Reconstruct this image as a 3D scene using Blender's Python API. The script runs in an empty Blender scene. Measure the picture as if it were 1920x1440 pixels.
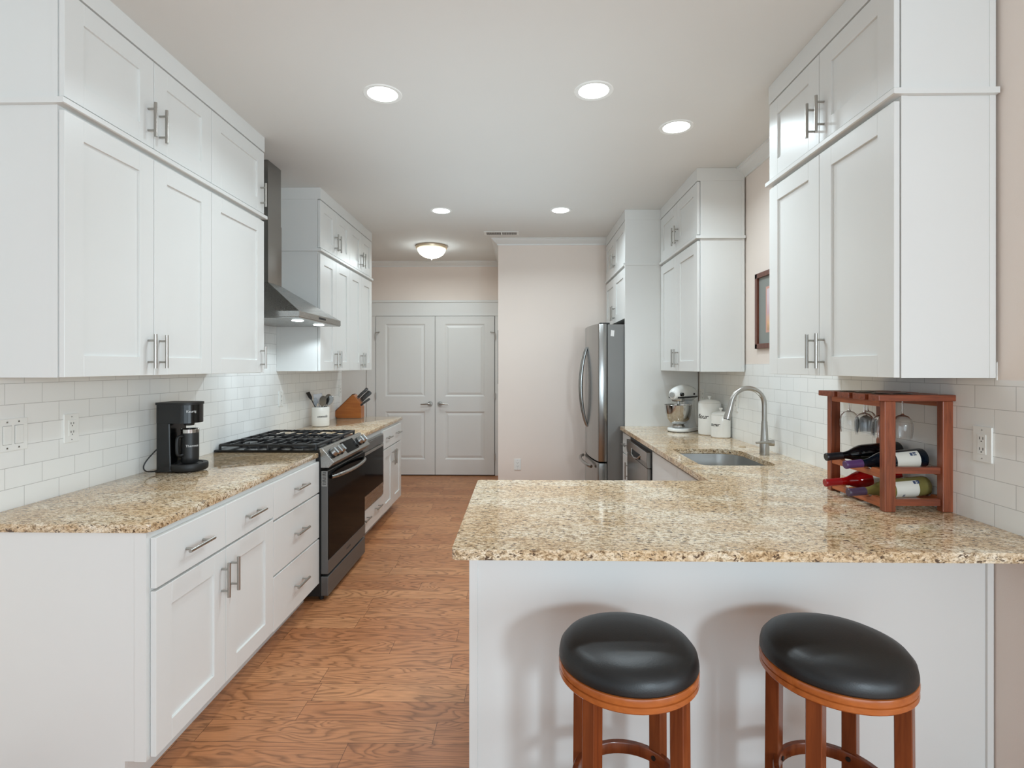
import bpy, bmesh, math, random
from mathutils import Vector, Matrix
random.seed(7)
scn = bpy.context.scene
COL = scn.collection
PI = math.pi

# ------------------------------------------------------------------ camera
cam_data = bpy.data.cameras.new('camera')
cam = bpy.data.objects.new('camera', cam_data)
COL.objects.link(cam)
cam.location = (0, 0, 1.444)
cam.rotation_euler = (PI / 2, 0, 0.0173)
cam_data.sensor_width = 36.0
cam_data.lens = 36.0 * 1000 / 1920
cam_data.shift_y = -33.5 / 1920
cam_data.clip_start = 0.02
scn.camera = cam

# ------------------------------------------------------------------ world, big lights, exposure
scn.view_settings.view_transform = 'Standard'
scn.view_settings.look = 'None'
scn.view_settings.gamma = 1.0
scn.view_settings.use_curve_mapping = False
scn.view_settings.exposure = 0.19
scn.view_settings.use_white_balance = True
scn.view_settings.white_balance_temperature = 5500
scn.view_settings.white_balance_tint = 0
world = bpy.data.worlds.new('world')
scn.world = world
world.use_nodes = True
world.node_tree.nodes['Background'].inputs[0].default_value = (1.0, 0.99, 0.975, 1)
world.node_tree.nodes['Background'].inputs[1].default_value = 0.9
scn.cycles.max_bounces = 8
scn.cycles.diffuse_bounces = 5
scn.cycles.glossy_bounces = 4
scn.cycles.transmission_bounces = 8
scn.cycles.use_denoising = True
scn.cycles.caustics_reflective = False
scn.cycles.caustics_refractive = False
scn.cycles.sample_clamp_indirect = 6.0


def area(name, loc, rot, sx, sy, power, color=(1, 1, 1), shape='RECTANGLE', spread=PI):
    l = bpy.data.lights.new(name, 'AREA')
    l.shape = shape
    l.size = sx
    l.size_y = sy
    l.energy = power
    l.color = color
    l.spread = spread
    o = bpy.data.objects.new(name, l)
    COL.objects.link(o)
    o.location = loc
    o.rotation_euler = rot
    return o


# added rear fill lamp, in place of unseen living room windows
area('rear_fill', (0.9, -4.6, 1.15), (PI / 2, 0, 0), 4.2, 2.2, 50, (1.0, 0.995, 0.985))
# added side fill lamp, right and behind the camera, to brighten the left tiles
wl = area('side_fill', (4.3, -2.4, 1.35), (0, 0, 0), 3.0, 1.9, 78, (1.0, 0.995, 0.985))
wl.rotation_euler = (Vector((-1.4, 2.6, 1.0)) - wl.location).to_track_quat('-Z', 'Y').to_euler()
# photographer's flash on a stand, behind and right of the camera
fo = area('stand_flash', (1.35, -1.35, 1.60), (0, 0, 0), 0.35, 0.35, 28, (1.0, 1.0, 1.0), 'DISK')
fo.rotation_euler = (Vector((0.1, 2.2, 0.95)) - fo.location).to_track_quat('-Z', 'Y').to_euler()

# added upward fill lamps that brighten the ceiling, no real fixtures
area('ceiling_fill', (0.0, -0.5, 1.95), (PI, 0, 0), 1.8, 1.8, 11, (0.92, 0.98, 1.0))
area('ceiling_fill', (-0.2, 3.5, 2.1), (PI, 0, 0), 1.6, 3.0, 6.5, (0.92, 0.98, 1.0))

# ------------------------------------------------------------------ materials


def lin(c):
    return tuple((x / 255 / 12.92) if x / 255 <= 0.04045 else ((x / 255 + 0.055) / 1.055) ** 2.4 for x in c) + (1,)


MATS = {}


def mat(name, rgb=(200, 200, 200), rough=0.5, metal=0.0, **kw):
    if name in MATS:
        return MATS[name]
    m = bpy.data.materials.new(name)
    m.use_nodes = True
    b = m.node_tree.nodes['Principled BSDF']
    b.inputs['Base Color'].default_value = lin(rgb)
    b.inputs['Roughness'].default_value = rough
    b.inputs['Metallic'].default_value = metal
    for k, v in kw.items():
        b.inputs[k.replace('_', ' ')].default_value = v
    MATS[name] = m
    return m


def nn(m, typ, **kw):
    n = m.node_tree.nodes.new(typ)
    for k, v in kw.items():
        if hasattr(n, k):
            setattr(n, k, v)
        else:
            n.inputs[k.replace('_', ' ')].default_value = v
    return n


def lk(m, a, ai, b, bi):
    m.node_tree.links.new(a.outputs[ai], b.inputs[bi])


def subtle(m, rgb, amt=4, scale=3.0, bump=0.0, bscale=200):
    """very slight painted-surface variation"""
    b = m.node_tree.nodes['Principled BSDF']
    tc = nn(m, 'ShaderNodeTexCoord')
    nz = nn(m, 'ShaderNodeTexNoise', Scale=scale, Detail=3.0)
    rp = nn(m, 'ShaderNodeValToRGB')
    rp.color_ramp.elements[0].color = lin([max(0, x - amt) for x in rgb])
    rp.color_ramp.elements[1].color = lin([min(255, x + amt) for x in rgb])
    lk(m, tc, 'Object', nz, 'Vector')
    lk(m, nz, 0, rp, 0)
    lk(m, rp, 0, b, 'Base Color')
    if bump:
        n2 = nn(m, 'ShaderNodeTexNoise', Scale=bscale, Detail=2.0)
        bp = nn(m, 'ShaderNodeBump', Strength=bump, Distance=0.001)
        lk(m, tc, 'Object', n2, 'Vector')
        lk(m, n2, 0, bp, 'Height')
        lk(m, bp, 0, b, 'Normal')
    return m


M_CAB = subtle(mat('cabinet_paint', rough=0.34), (224, 224, 221), 2)
M_CEIL = subtle(mat('ceiling_paint', rough=0.85), (222, 221, 217), 2, 2, 0.15)
M_WALL = subtle(mat('wall_paint', rough=0.8), (236, 225, 215), 3, 1.5, 0.2)
M_TRIM = subtle(mat('trim_paint', rough=0.35), (228, 228, 225), 2)
M_DOORP = subtle(mat('door_paint', rough=0.4), (224, 224, 221), 2)
M_PLATE = mat('white_plastic', (236, 236, 232), 0.3)
M_SLOT = mat('slot_shadow_plastic', (60, 58, 55), 0.6)
M_NICKEL = mat('brushed_nickel', (175, 172, 166), 0.3, 1.0)
M_BLACK = mat('black_plastic', (7, 7, 7), 0.2)
M_MATTE = mat('matte_black', (17, 17, 17), 0.5)
M_IRON = mat('cast_iron', (26, 26, 27), 0.45)
M_ENAMEL = mat('black_enamel', (12, 12, 13), 0.12)
M_GLASSBLK = mat('black_oven_glass', (9, 9, 10), 0.08, IOR=1.11)
M_CERAMIC = mat('white_ceramic', (238, 237, 232), 0.12)
M_LETTER = mat('black_lettering', (25, 25, 25), 0.5)
M_LETTERW = mat('pale_lettering', (210, 210, 208), 0.4)
M_DARKGAP = mat('dark_gap', (18, 16, 15), 0.8)
M_RUBBER = mat('black_cord', (16, 16, 16), 0.45)
M_PAPER = mat('white_sticker', (240, 240, 238), 0.5)


def steel(name, rgb, rough, axis='Z', amt=0.06):
    m = mat(name, rgb, rough, 1.0)
    b = m.node_tree.nodes['Principled BSDF']
    tc = nn(m, 'ShaderNodeTexCoord')
    mp = nn(m, 'ShaderNodeMapping')
    mp.inputs['Scale'].default_value = {'Z': (400, 400, 4), 'Y': (400, 4, 400), 'X': (4, 400, 400)}[axis]
    nz = nn(m, 'ShaderNodeTexNoise', Scale=1.0, Detail=2.0)
    mr = nn(m, 'ShaderNodeMapRange')
    mr.inputs['To Min'].default_value = rough - amt
    mr.inputs['To Max'].default_value = rough + amt
    lk(m, tc, 'Object', mp, 'Vector')
    lk(m, mp, 0, nz, 'Vector')
    lk(m, nz, 0, mr, 0)
    lk(m, mr, 0, b, 'Roughness')
    return m


M_STEEL = steel('stainless_steel', (165, 165, 163), 0.28, 'Y')
M_STEELV = steel('stainless_steel_vertical', (158, 158, 156), 0.22, 'Z', 0.04)
M_STEELD = steel('dark_stainless', (105, 105, 104), 0.4, 'Y')
M_STEELD.node_tree.nodes['Principled BSDF'].inputs['Metallic'].default_value = 0.55
M_BOWL = mat('polished_bowl_steel', (190, 188, 184), 0.14, 1.0)
M_SINK = mat('sink_steel', (205, 205, 203), 0.32, 1.0)
M_FRSIDE = subtle(mat('fridge_side_grey', rough=0.45, metal=0.35), (122, 121, 118), 4, 4)


def tile_mat(name, y_shift, z_shift=0.911):
    m = mat(name, (230, 230, 227), 0.14)
    b = m.node_tree.nodes['Principled BSDF']
    tc = nn(m, 'ShaderNodeTexCoord')
    sp = nn(m, 'ShaderNodeSeparateXYZ')
    a1 = nn(m, 'ShaderNodeMath', operation='SUBTRACT')
    a1.inputs[1].default_value = y_shift
    a2 = nn(m, 'ShaderNodeMath', operation='SUBTRACT')
    a2.inputs[1].default_value = z_shift
    cb = nn(m, 'ShaderNodeCombineXYZ')
    br = nn(m, 'ShaderNodeTexBrick')
    br.offset = 0.5
    br.offset_frequency = 2
    br.inputs['Scale'].default_value = 1.0
    br.inputs['Brick Width'].default_value = 0.153
    br.inputs['Row Height'].default_value = 0.078
    br.inputs['Mortar Size'].default_value = 0.0011
    br.inputs['Mortar Smooth'].default_value = 0.3
    br.inputs['Color1'].default_value = lin((240, 240, 237))
    br.inputs['Color2'].default_value = lin((236, 236, 233))
    br.inputs['Mortar'].default_value = lin((190, 189, 186))
    bp = nn(m, 'ShaderNodeBump', Strength=0.5, Distance=0.001)
    inv = nn(m, 'ShaderNodeMath', operation='SUBTRACT')
    inv.inputs[0].default_value = 1.0
    lk(m, tc, 'Object', sp, 0)
    lk(m, sp, 'Y', a1, 0)
    lk(m, sp, 'Z', a2, 0)
    lk(m, a1, 0, cb, 'X')
    lk(m, a2, 0, cb, 'Y')
    lk(m, cb, 0, br, 'Vector')
    lk(m, br, 'Color', b, 'Base Color')
    lk(m, br, 'Fac', inv, 1)
    lk(m, inv, 0, bp, 'Height')
    lk(m, bp, 0, b, 'Normal')
    return m


M_TILEL = tile_mat('subway_tile_left', 1.924)
M_TILER = tile_mat('subway_tile_right', 1.864)


def granite():
    m = mat('beige_granite', (200, 180, 140), 0.07)
    b = m.node_tree.nodes['Principled BSDF']
    tc = nn(m, 'ShaderNodeTexCoord')
    mp = nn(m, 'ShaderNodeMapping')
    mp.inputs['Rotation'].default_value = (0, 0, 0.1)
    mp.inputs['Scale'].default_value = (0.62, 1.0, 1.0)
    lk(m, tc, 'Object', mp, 0)
    n1 = nn(m, 'ShaderNodeTexNoise', Scale=85.0, Detail=6.0, Roughness=0.7, Distortion=0.5)
    r1 = nn(m, 'ShaderNodeValToRGB')
    e = r1.color_ramp.elements
    e[0].position = 0.30
    e[0].color = lin((116, 99, 82))
    e[1].position = 0.60
    e[1].color = lin((240, 233, 220))
    k = r1.color_ramp.elements.new(0.40)
    k.color = lin((174, 154, 126))
    k = r1.color_ramp.elements.new(0.48)
    k.color = lin((218, 203, 178))
    n2 = nn(m, 'ShaderNodeTexNoise', Scale=95.0, Detail=5.0, Roughness=0.6, Distortion=0.4)
    r2 = nn(m, 'ShaderNodeValToRGB')
    r2.color_ramp.elements[0].position = 0.375
    r2.color_ramp.elements[0].color = (1, 1, 1, 1)
    r2.color_ramp.elements[1].position = 0.43
    r2.color_ramp.elements[1].color = (0, 0, 0, 1)
    n3 = nn(m, 'ShaderNodeTexNoise', Scale=7.0, Detail=3.0)
    r3 = nn(m, 'ShaderNodeValToRGB')
    r3.color_ramp.elements[0].position = 0.42
    r3.color_ramp.elements[0].color = lin((240, 223, 198))
    r3.color_ramp.elements[1].position = 0.62
    r3.color_ramp.elements[1].color = lin((255, 250, 240))
    n4 = nn(m, 'ShaderNodeTexNoise', Scale=260.0, Detail=3.0, Roughness=0.6)
    r4 = nn(m, 'ShaderNodeValToRGB')
    r4.color_ramp.elements[0].position = 0.36
    r4.color_ramp.elements[0].color = lin((150, 138, 122))
    r4.color_ramp.elements[1].position = 0.5
    r4.color_ramp.elements[1].color = (1, 1, 1, 1)
    for n in (n1, n2, n3, n4):
        lk(m, mp, 0, n, 'Vector')
    lk(m, n1, 0, r1, 0)
    lk(m, n2, 0, r2, 0)
    lk(m, n3, 0, r3, 0)
    lk(m, n4, 0, r4, 0)
    mx = nn(m, 'ShaderNodeMixRGB', blend_type='MULTIPLY')
    mx.inputs[0].default_value = 1.0
    lk(m, r1, 0, mx, 1)
    lk(m, r3, 0, mx, 2)
    mz = nn(m, 'ShaderNodeMixRGB', blend_type='MULTIPLY')
    mz.inputs[0].default_value = 0.8
    lk(m, mx, 0, mz, 1)
    lk(m, r4, 0, mz, 2)
    my = nn(m, 'ShaderNodeMixRGB')
    my.inputs[2].default_value = lin((84, 66, 50))
    lk(m, r2, 0, my, 0)
    lk(m, mz, 0, my, 1)
    lk(m, my, 0, b, 'Base Color')
    return m


M_GRANITE = granite()


def oak_floor():
    m = mat('oak_plank_floor', (165, 115, 80), 0.38, Specular_IOR_Level=0.35)
    b = m.node_tree.nodes['Principled BSDF']
    tc = nn(m, 'ShaderNodeTexCoord')
    br = nn(m, 'ShaderNodeTexBrick')
    br.offset = 0.37
    br.offset_frequency = 2
    br.squash = 0.72
    br.squash_frequency = 3
    br.inputs['Scale'].default_value = 1.0
    br.inputs['Brick Width'].default_value = 0.92
    br.inputs['Row Height'].default_value = 0.127
    br.inputs['Mortar Size'].default_value = 0.0009
    br.inputs['Mortar Smooth'].default_value = 0.1
    br.inputs['Bias'].default_value = 0.0
    br.inputs['Color1'].default_value = (0, 0, 0, 1)
    br.inputs['Color2'].default_value = (1, 1, 1, 1)
    br.inputs['Mortar'].default_value = (0.5, 0.5, 0.5, 1)
    lk(m, tc, 'Object', br, 'Vector')
    # shift the grain per plank
    cb = nn(m, 'ShaderNodeCombineXYZ')
    ml = nn(m, 'ShaderNodeMath', operation='MULTIPLY')
    ml.inputs[1].default_value = 37.0
    lk(m, br, 'Color', ml, 0)
    lk(m, ml, 0, cb, 'X')
    lk(m, ml, 0, cb, 'Z')
    ad = nn(m, 'ShaderNodeVectorMath', operation='ADD')
    lk(m, tc, 'Object', ad, 0)
    lk(m, cb, 0, ad, 1)
    mp = nn(m, 'ShaderNodeMapping')
    mp.inputs['Scale'].default_value = (1.6, 8.0, 1.0)
    lk(m, ad, 0, mp, 0)
    wv = nn(m, 'ShaderNodeTexNoise', Scale=1.1, Detail=2.5, Roughness=0.45, Distortion=0.5)
    lk(m, mp, 0, wv, 'Vector')
    # contour lines of a low noise = cathedral grain
    mu = nn(m, 'ShaderNodeMath', operation='MULTIPLY')
    mu.inputs[1].default_value = 15.0
    fr = nn(m, 'ShaderNodeMath', operation='FRACT')
    lk(m, wv, 0, mu, 0)
    lk(m, mu, 0, fr, 0)
    rg = nn(m, 'ShaderNodeValToRGB')
    e = rg.color_ramp.elements
    e[0].position = 0.0
    e[0].color = (1, 1, 1, 1)
    e[1].position = 1.0
    e[1].color = (1, 1, 1, 1)
    k = e.new(0.30)
    k.color = (1, 1, 1, 1)
    k = e.new(0.72)
    k.color = (0.42, 0.40, 0.38, 1)
    k = e.new(0.84)
    k.color = (0.9, 0.9, 0.9, 1)
    lk(m, fr, 0, rg, 0)
    mp2 = nn(m, 'ShaderNodeMapping')
    mp2.inputs['Scale'].default_value = (9.0, 160.0, 1.0)
    lk(m, ad, 0, mp2, 0)
    fn = nn(m, 'ShaderNodeTexNoise', Scale=1.0, Detail=5.0, Roughness=0.7)
    lk(m, mp2, 0, fn, 'Vector')
    rf = nn(m, 'ShaderNodeValToRGB')
    rf.color_ramp.elements[0].position = 0.3
    rf.color_ramp.elements[0].color = (0.72, 0.72, 0.72, 1)
    rf.color_ramp.elements[1].position = 0.65
    rf.color_ramp.elements[1].color = (1.06, 1.06, 1.06, 1)
    lk(m, fn, 0, rf, 0)
    base = nn(m, 'ShaderNodeMixRGB')
    base.inputs[1].default_value = lin((176, 118, 76))
    base.inputs[2].default_value = lin((198, 142, 96))
    lk(m, br, 'Color', base, 0)
    m1 = nn(m, 'ShaderNodeMixRGB', blend_type='MULTIPLY')
    m1.inputs[0].default_value = 0.75
    lk(m, base, 0, m1, 1)
    lk(m, rg, 0, m1, 2)
    m2 = nn(m, 'ShaderNodeMixRGB', blend_type='MULTIPLY')
    m2.inputs[0].default_value = 0.9
    lk(m, m1, 0, m2, 1)
    lk(m, rf, 0, m2, 2)
    m3 = nn(m, 'ShaderNodeMixRGB')
    m3.inputs[2].default_value = lin((70, 42, 26))
    lk(m, br, 'Fac', m3, 0)
    lk(m, m2, 0, m3, 1)
    lk(m, m3, 0, b, 'Base Color')
    return m


M_FLOOR = oak_floor()


def wood(name, c1, c2, axis='Z', rough=0.35, scale=1.0):
    m = mat(name, c1, rough)
    b = m.node_tree.nodes['Principled BSDF']
    tc = nn(m, 'ShaderNodeTexCoord')
    mp = nn(m, 'ShaderNodeMapping')
    s = {'Z': (60, 60, 5), 'X': (5, 60, 60), 'Y': (60, 5, 60)}[axis]
    mp.inputs['Scale'].default_value = tuple(x * scale for x in s)
    nz = nn(m, 'ShaderNodeTexNoise', Scale=1.0, Detail=5.0, Roughness=0.6, Distortion=0.6)
    rp = nn(m, 'ShaderNodeValToRGB')
    rp.color_ramp.elements[0].position = 0.3
    rp.color_ramp.elements[0].color = lin(c2)
    rp.color_ramp.elements[1].position = 0.68
    rp.color_ramp.elements[1].color = lin(c1)
    lk(m, tc, 'Object', mp, 0)
    lk(m, mp, 0, nz, 'Vector')
    lk(m, nz, 0, rp, 0)
    lk(m, rp, 0, b, 'Base Color')
    return m


M_RACKZ = wood('redwood_upright', (156, 86, 54), (106, 56, 36), 'Z')
M_RACKX = wood('redwood_slat', (152, 82, 52), (106, 54, 36), 'X')
M_RACKY = wood('redwood_rail', (182, 104, 58), (136, 70, 38), 'Y')
M_STOOL = wood('cherry_stool_wood', (128, 66, 32), (90, 42, 20), 'Z', 0.22, 0.6)
M_STOOLR = wood('cherry_stool_ring', (178, 102, 46), (142, 74, 30), 'X', 0.2, 0.5)
M_KBLOCK = wood('knife_block_wood', (172, 106, 46), (148, 84, 32), 'X', 0.35, 0.7)
M_FRAME = wood('picture_frame_wood', (112, 66, 48), (84, 46, 34), 'Z', 0.35)


def leather():
    m = mat('black_leather', (13, 12, 12), 0.42)
    b = m.node_tree.nodes['Principled BSDF']
    tc = nn(m, 'ShaderNodeTexCoord')
    vo = nn(m, 'ShaderNodeTexVoronoi', Scale=260.0)
    bp = nn(m, 'ShaderNodeBump', Strength=0.18, Distance=0.0006)
    lk(m, tc, 'Object', vo, 'Vector')
    lk(m, vo, 0, bp, 'Height')
    lk(m, bp, 0, b, 'Normal')
    return m


M_LEATHER = leather()


def glass(name, rgb, rough=0.0, ior=1.45):
    return mat(name, rgb, rough, 0.0, Transmission_Weight=1.0, IOR=ior)


M_GLASS = glass('clear_glass', (252, 252, 252))
M_WHITEWINE = mat('pale_green_wine_glass', (150, 140, 80), 0.06, Transmission_Weight=0.35)
M_WINEBLK = mat('dark_bottle_glass', (10, 12, 16), 0.05)
M_WINEBLUE = mat('dark_blue_bottle_glass', (12, 22, 32), 0.05)
M_WINERED = mat('red_bottle_glass', (150, 8, 12), 0.06)
M_CAPB = mat('black_bottle_foil', (26, 26, 30), 0.35)
M_CAPP = mat('purple_bottle_foil', (78, 48, 92), 0.4)
M_CAPP2 = mat('dark_purple_bottle_foil', (66, 50, 70), 0.4)
M_CAPR = mat('red_bottle_foil', (140, 18, 22), 0.35)
M_LABEL = mat('cream_bottle_label', (232, 228, 216), 0.5)
M_LABELB = mat('blue_label_print', (58, 72, 104), 0.5)


def emit(name, rgb, strength):
    m = bpy.data.materials.new(name)
    m.use_nodes = True
    b = m.node_tree.nodes['Principled BSDF']
    b.inputs['Base Color'].default_value = lin(rgb)
    b.inputs['Emission Color'].default_value = lin(rgb)
    b.inputs['Emission Strength'].default_value = strength
    return m


M_LAMP = emit('lit_lamp_lens', (255, 250, 240), 9.0)
M_SHADE = emit('lit_frosted_glass', (255, 244, 222), 1.1)

# ------------------------------------------------------------------ mesh helpers


class MB:
    def __init__(s):
        s.bm = bmesh.new()

    def _fin(s, geom_verts, bevel, seg=2):
        if bevel:
            es = list({e for v in geom_verts for e in v.link_edges})
            bmesh.ops.bevel(s.bm, geom=es, offset=bevel, segments=seg, affect='EDGES', profile=0.5)

    def box(s, x0, x1, y0, y1, z0, z1, bevel=0.0, seg=2):
        if x0 > x1:
            x0, x1 = x1, x0
        if y0 > y1:
            y0, y1 = y1, y0
        vs = [s.bm.verts.new(p) for p in [(x0, y0, z0), (x1, y0, z0), (x1, y1, z0), (x0, y1, z0),
                                          (x0, y0, z1), (x1, y0, z1), (x1, y1, z1), (x0, y1, z1)]]
        for f in ((3, 2, 1, 0), (4, 5, 6, 7), (0, 1, 5, 4), (1, 2, 6, 5), (2, 3, 7, 6), (3, 0, 4, 7)):
            s.bm.faces.new([vs[i] for i in f])
        s._fin(vs, bevel, seg)
        return s

    def prism(s, pts, axis, a, b, bevel=0.0, seg=2):
        """extrude a polygon along an axis between a and b.
        pts are (y,z) for X, (x,z) for Y, (x,y) for Z"""
        def P(p, t):
            return {'X': (t, p[0], p[1]), 'Y': (p[0], t, p[1]), 'Z': (p[0], p[1], t)}[axis]
        v0 = [s.bm.verts.new(P(p, a)) for p in pts]
        v1 = [s.bm.verts.new(P(p, b)) for p in pts]
        n = len(pts)
        s.bm.faces.new(v0)
        s.bm.faces.new(v1[::-1])
        for i in range(n):
            s.bm.faces.new([v0[i], v1[i], v1[(i + 1) % n], v0[(i + 1) % n]])
        s._fin(v0 + v1, bevel, seg)
        return s

    def cyl(s, p0, p1, r0, r1=None, n=20, cap=True):
        r1 = r0 if r1 is None else r1
        p0, p1 = Vector(p0), Vector(p1)
        d = (p1 - p0).normalized()
        a = d.orthogonal().normalized()
        b = d.cross(a)
        k0 = [s.bm.verts.new(p0 + (a * math.cos(t) + b * math.sin(t)) * r0) for t in [2 * PI * i / n for i in range(n)]]
        k1 = [s.bm.verts.new(p1 + (a * math.cos(t) + b * math.sin(t)) * r1) for t in [2 * PI * i / n for i in range(n)]]
        for i in range(n):
            s.bm.faces.new([k0[i], k0[(i + 1) % n], k1[(i + 1) % n], k1[i]])
        if cap:
            s.bm.faces.new(k0[::-1])
            s.bm.faces.new(k1)
        return s

    def tube(s, pts, r, n=12, closed=False, cap=True):
        pts = [Vector(p) for p in pts]
        rs = r if isinstance(r, (list, tuple)) else [r] * len(pts)
        N = len(pts)
        rings = []
        up = None
        for i in range(N):
            if closed:
                t = (pts[(i + 1) % N] - pts[i - 1]).normalized()
            else:
                t = (pts[min(i + 1, N - 1)] - pts[max(i - 1, 0)]).normalized()
            if up is None:
                up = t.orthogonal().normalized()
            a = (up - t * up.dot(t)).normalized()
            up = a
            b = t.cross(a)
            rings.append([s.bm.verts.new(pts[i] + (a * math.cos(q) + b * math.sin(q)) * rs[i])
                          for q in [2 * PI * k / n for k in range(n)]])
        for i in range(N if closed else N - 1):
            A, B = rings[i], rings[(i + 1) % N]
            for k in range(n):
                s.bm.faces.new([A[k], A[(k + 1) % n], B[(k + 1) % n], B[k]])
        if cap and not closed:
            s.bm.faces.new(rings[0][::-1])
            s.bm.faces.new(rings[-1])
        return s

    def lathe(s, prof, c=(0, 0, 0), n=40, axis='Z', sx=1.0, sy=1.0):
        """prof: (radius, height) list, revolved about an axis through c"""
        rings = []
        for r, h in prof:
            if r < 1e-6:
                p = {'Z': (0, 0, h), 'X': (h, 0, 0), 'Y': (0, h, 0)}[axis]
                rings.append([s.bm.verts.new((c[0] + p[0], c[1] + p[1], c[2] + p[2]))])
            else:
                k = []
                for i in range(n):
                    t = 2 * PI * i / n
                    u, v = r * math.cos(t) * sx, r * math.sin(t) * sy
                    p = {'Z': (u, v, h), 'X': (h, u, v), 'Y': (u, h, v)}[axis]
                    k.append(s.bm.verts.new((c[0] + p[0], c[1] + p[1], c[2] + p[2])))
                rings.append(k)
        for A, B in zip(rings, rings[1:]):
            if len(A) == 1 and len(B) == 1:
                continue
            for i in range(n):
                j = (i + 1) % n
                if len(A) == 1:
                    s.bm.faces.new([A[0], B[i], B[j]])
                elif len(B) == 1:
                    s.bm.faces.new([A[i], A[j], B[0]])
                else:
                    s.bm.faces.new([A[i], A[j], B[j], B[i]])
        return s

    def xf(s, m):
        bmesh.ops.transform(s.bm, matrix=m, verts=s.bm.verts[:])
        return s

    def build(s, name, material, parent=None, smooth=False, world=True, kind=None):
        bmesh.ops.remove_doubles(s.bm, verts=s.bm.verts[:], dist=1e-6)
        bmesh.ops.recalc_face_normals(s.bm, faces=s.bm.faces[:])
        me = bpy.data.meshes.new(name)
        if parent is not None and world:
            w = ORG.get(parent.name, Vector((0, 0, 0)))
            bmesh.ops.translate(s.bm, vec=-w, verts=s.bm.verts[:])
        s.bm.to_mesh(me)
        s.bm.free()
        me.materials.append(material)
        o = bpy.data.objects.new(name, me)
        COL.objects.link(o)
        if smooth:
            for p in me.polygons:
                p.use_smooth = True
            try:
                me.set_sharp_from_angle(angle=math.radians(38))
            except Exception:
                pass
        if parent is not None:
            o.parent = parent
            ORG[o.name] = ORG.get(parent.name, Vector((0, 0, 0)))
        if kind:
            o['kind'] = kind
        return o


ORG = {}


def tag(o, label, cat, group=None):
    o['label'] = label
    o['category'] = cat
    if group:
        o['group'] = group
    return o


def thing(name, label, cat, loc=(0, 0, 0), group=None):
    o = bpy.data.objects.new(name, None)
    COL.objects.link(o)
    o.empty_display_size = 0.05
    o.location = loc
    ORG[o.name] = Vector(loc)
    return tag(o, label, cat, group)


def copy_tree(o, parent=None):
    c = o.copy()
    COL.objects.link(c)
    if parent is not None:
        c.parent = parent
    for ch in list(o.children):
        copy_tree(ch, c)
    return c


def text_bm(body, size, shear=0.0, offset=0.0, align='LEFT'):
    cu = bpy.data.curves.new('txt', 'FONT')
    cu.body = body
    cu.size = size
    cu.shear = shear
    cu.offset = offset
    cu.align_x = align
    cu.resolution_u = 3
    o = bpy.data.objects.new('txt', cu)
    COL.objects.link(o)
    dg = bpy.context.evaluated_depsgraph_get()
    me = bpy.data.meshes.new_from_object(o.evaluated_get(dg))
    b = MB()
    b.bm.from_mesh(me)
    bpy.data.objects.remove(o)
    bpy.data.curves.remove(cu)
    bpy.data.meshes.remove(me)
    # give the letters a little thickness
    r = bmesh.ops.extrude_face_region(b.bm, geom=b.bm.faces[:])
    bmesh.ops.translate(b.bm, vec=(0, 0, 0.0006), verts=[v for v in r['geom'] if isinstance(v, bmesh.types.BMVert)])
    return b


def wrap_text(body, size, c, r, ang, z, shear=0.0, offset=0.0):
    """letters wrapped round a vertical cylinder; ang = direction (rad) of the text middle"""
    b = text_bm(body, size, shear, offset, 'CENTER')
    for v in b.bm.verts:
        rr = r + 0.0002 + v.co.z
        t = ang + v.co.x / r
        v.co = (c[0] + rr * math.cos(t), c[1] + rr * math.sin(t), z + v.co.y)
    return b


def struct(o):
    o['kind'] = 'structure'
    return o


# ------------------------------------------------------------------ room dimensions
LW, RW, H = -1.8942, 1.5620, 2.8242
YB, YC, XC = 7.04, 5.80, -0.251
LEND = 5.60
TW = 0.12

struct(MB().box(-6, 5, -5.5, 7.3, -0.1, 0).build('floor', M_FLOOR))
struct(MB().box(-6, 5, -5.5, 7.3, H, H + 0.1).build('ceiling', M_CEIL))
struct(MB().box(LW - 0.12, LW - 0.008, 0.9, LEND, 0, H).build('wall_left', M_WALL))
struct(MB().box(LW - 0.008, LW, 1.20, LEND - 0.002, 0.90, H).build('trim_1', M_TILEL))     # tiled backsplash
struct(MB().box(RW + 0.003, RW + 0.13, 0.7, YC, 0, H).build('wall_right', M_WALL))
t = MB().box(RW, RW + 0.003, 1.780, 4.70, 0.90, 1.458)
t.box(RW, RW + 0.003, 1.10, 1.780, 0.90, 1.398)
struct(t.build('trim_2', M_TILER))
struct(MB().box(XC, RW + 0.13, YC, YB, 0, H).build('wall_pantry', M_WALL))
struct(MB().box(-3.0, 1.8, YB, YB + 0.12, 0, H).build('wall_back', M_WALL))
struct(MB().box(-2.75, -2.63, LEND, YB, 0, H).build('wall_hall', M_WALL))
struct(MB().box(-2.63, LW - 0.121, LEND - 0.12, LEND, 0, H).build('wall_hall_return', M_WALL))
# white panelled side of the hall beside the double doors
struct(MB().box(-2.60, -2.055, YB - 0.02, YB, 0, 2.10).build('trim_3', M_TRIM))


def crown_profile(h=0.067, d=0.07):
    return [(0, 0), (0, -h), (0.010, -h), (0.012, -h + 0.012), (0.022, -h + 0.020), (0.044, -h + 0.038),
            (0.056, -h + 0.050), (0.058, -0.012), (d, -0.010), (d, 0)]


# crown moulding: prisms along walls
cp = crown_profile()
struct(MB().prism([(YB - a, H + b) for a, b in cp], 'X', -2.62, XC).build('trim_4', M_TRIM))
m = MB().prism([(YC - a, H + b) for a, b in cp], 'X', XC, RW)
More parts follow.
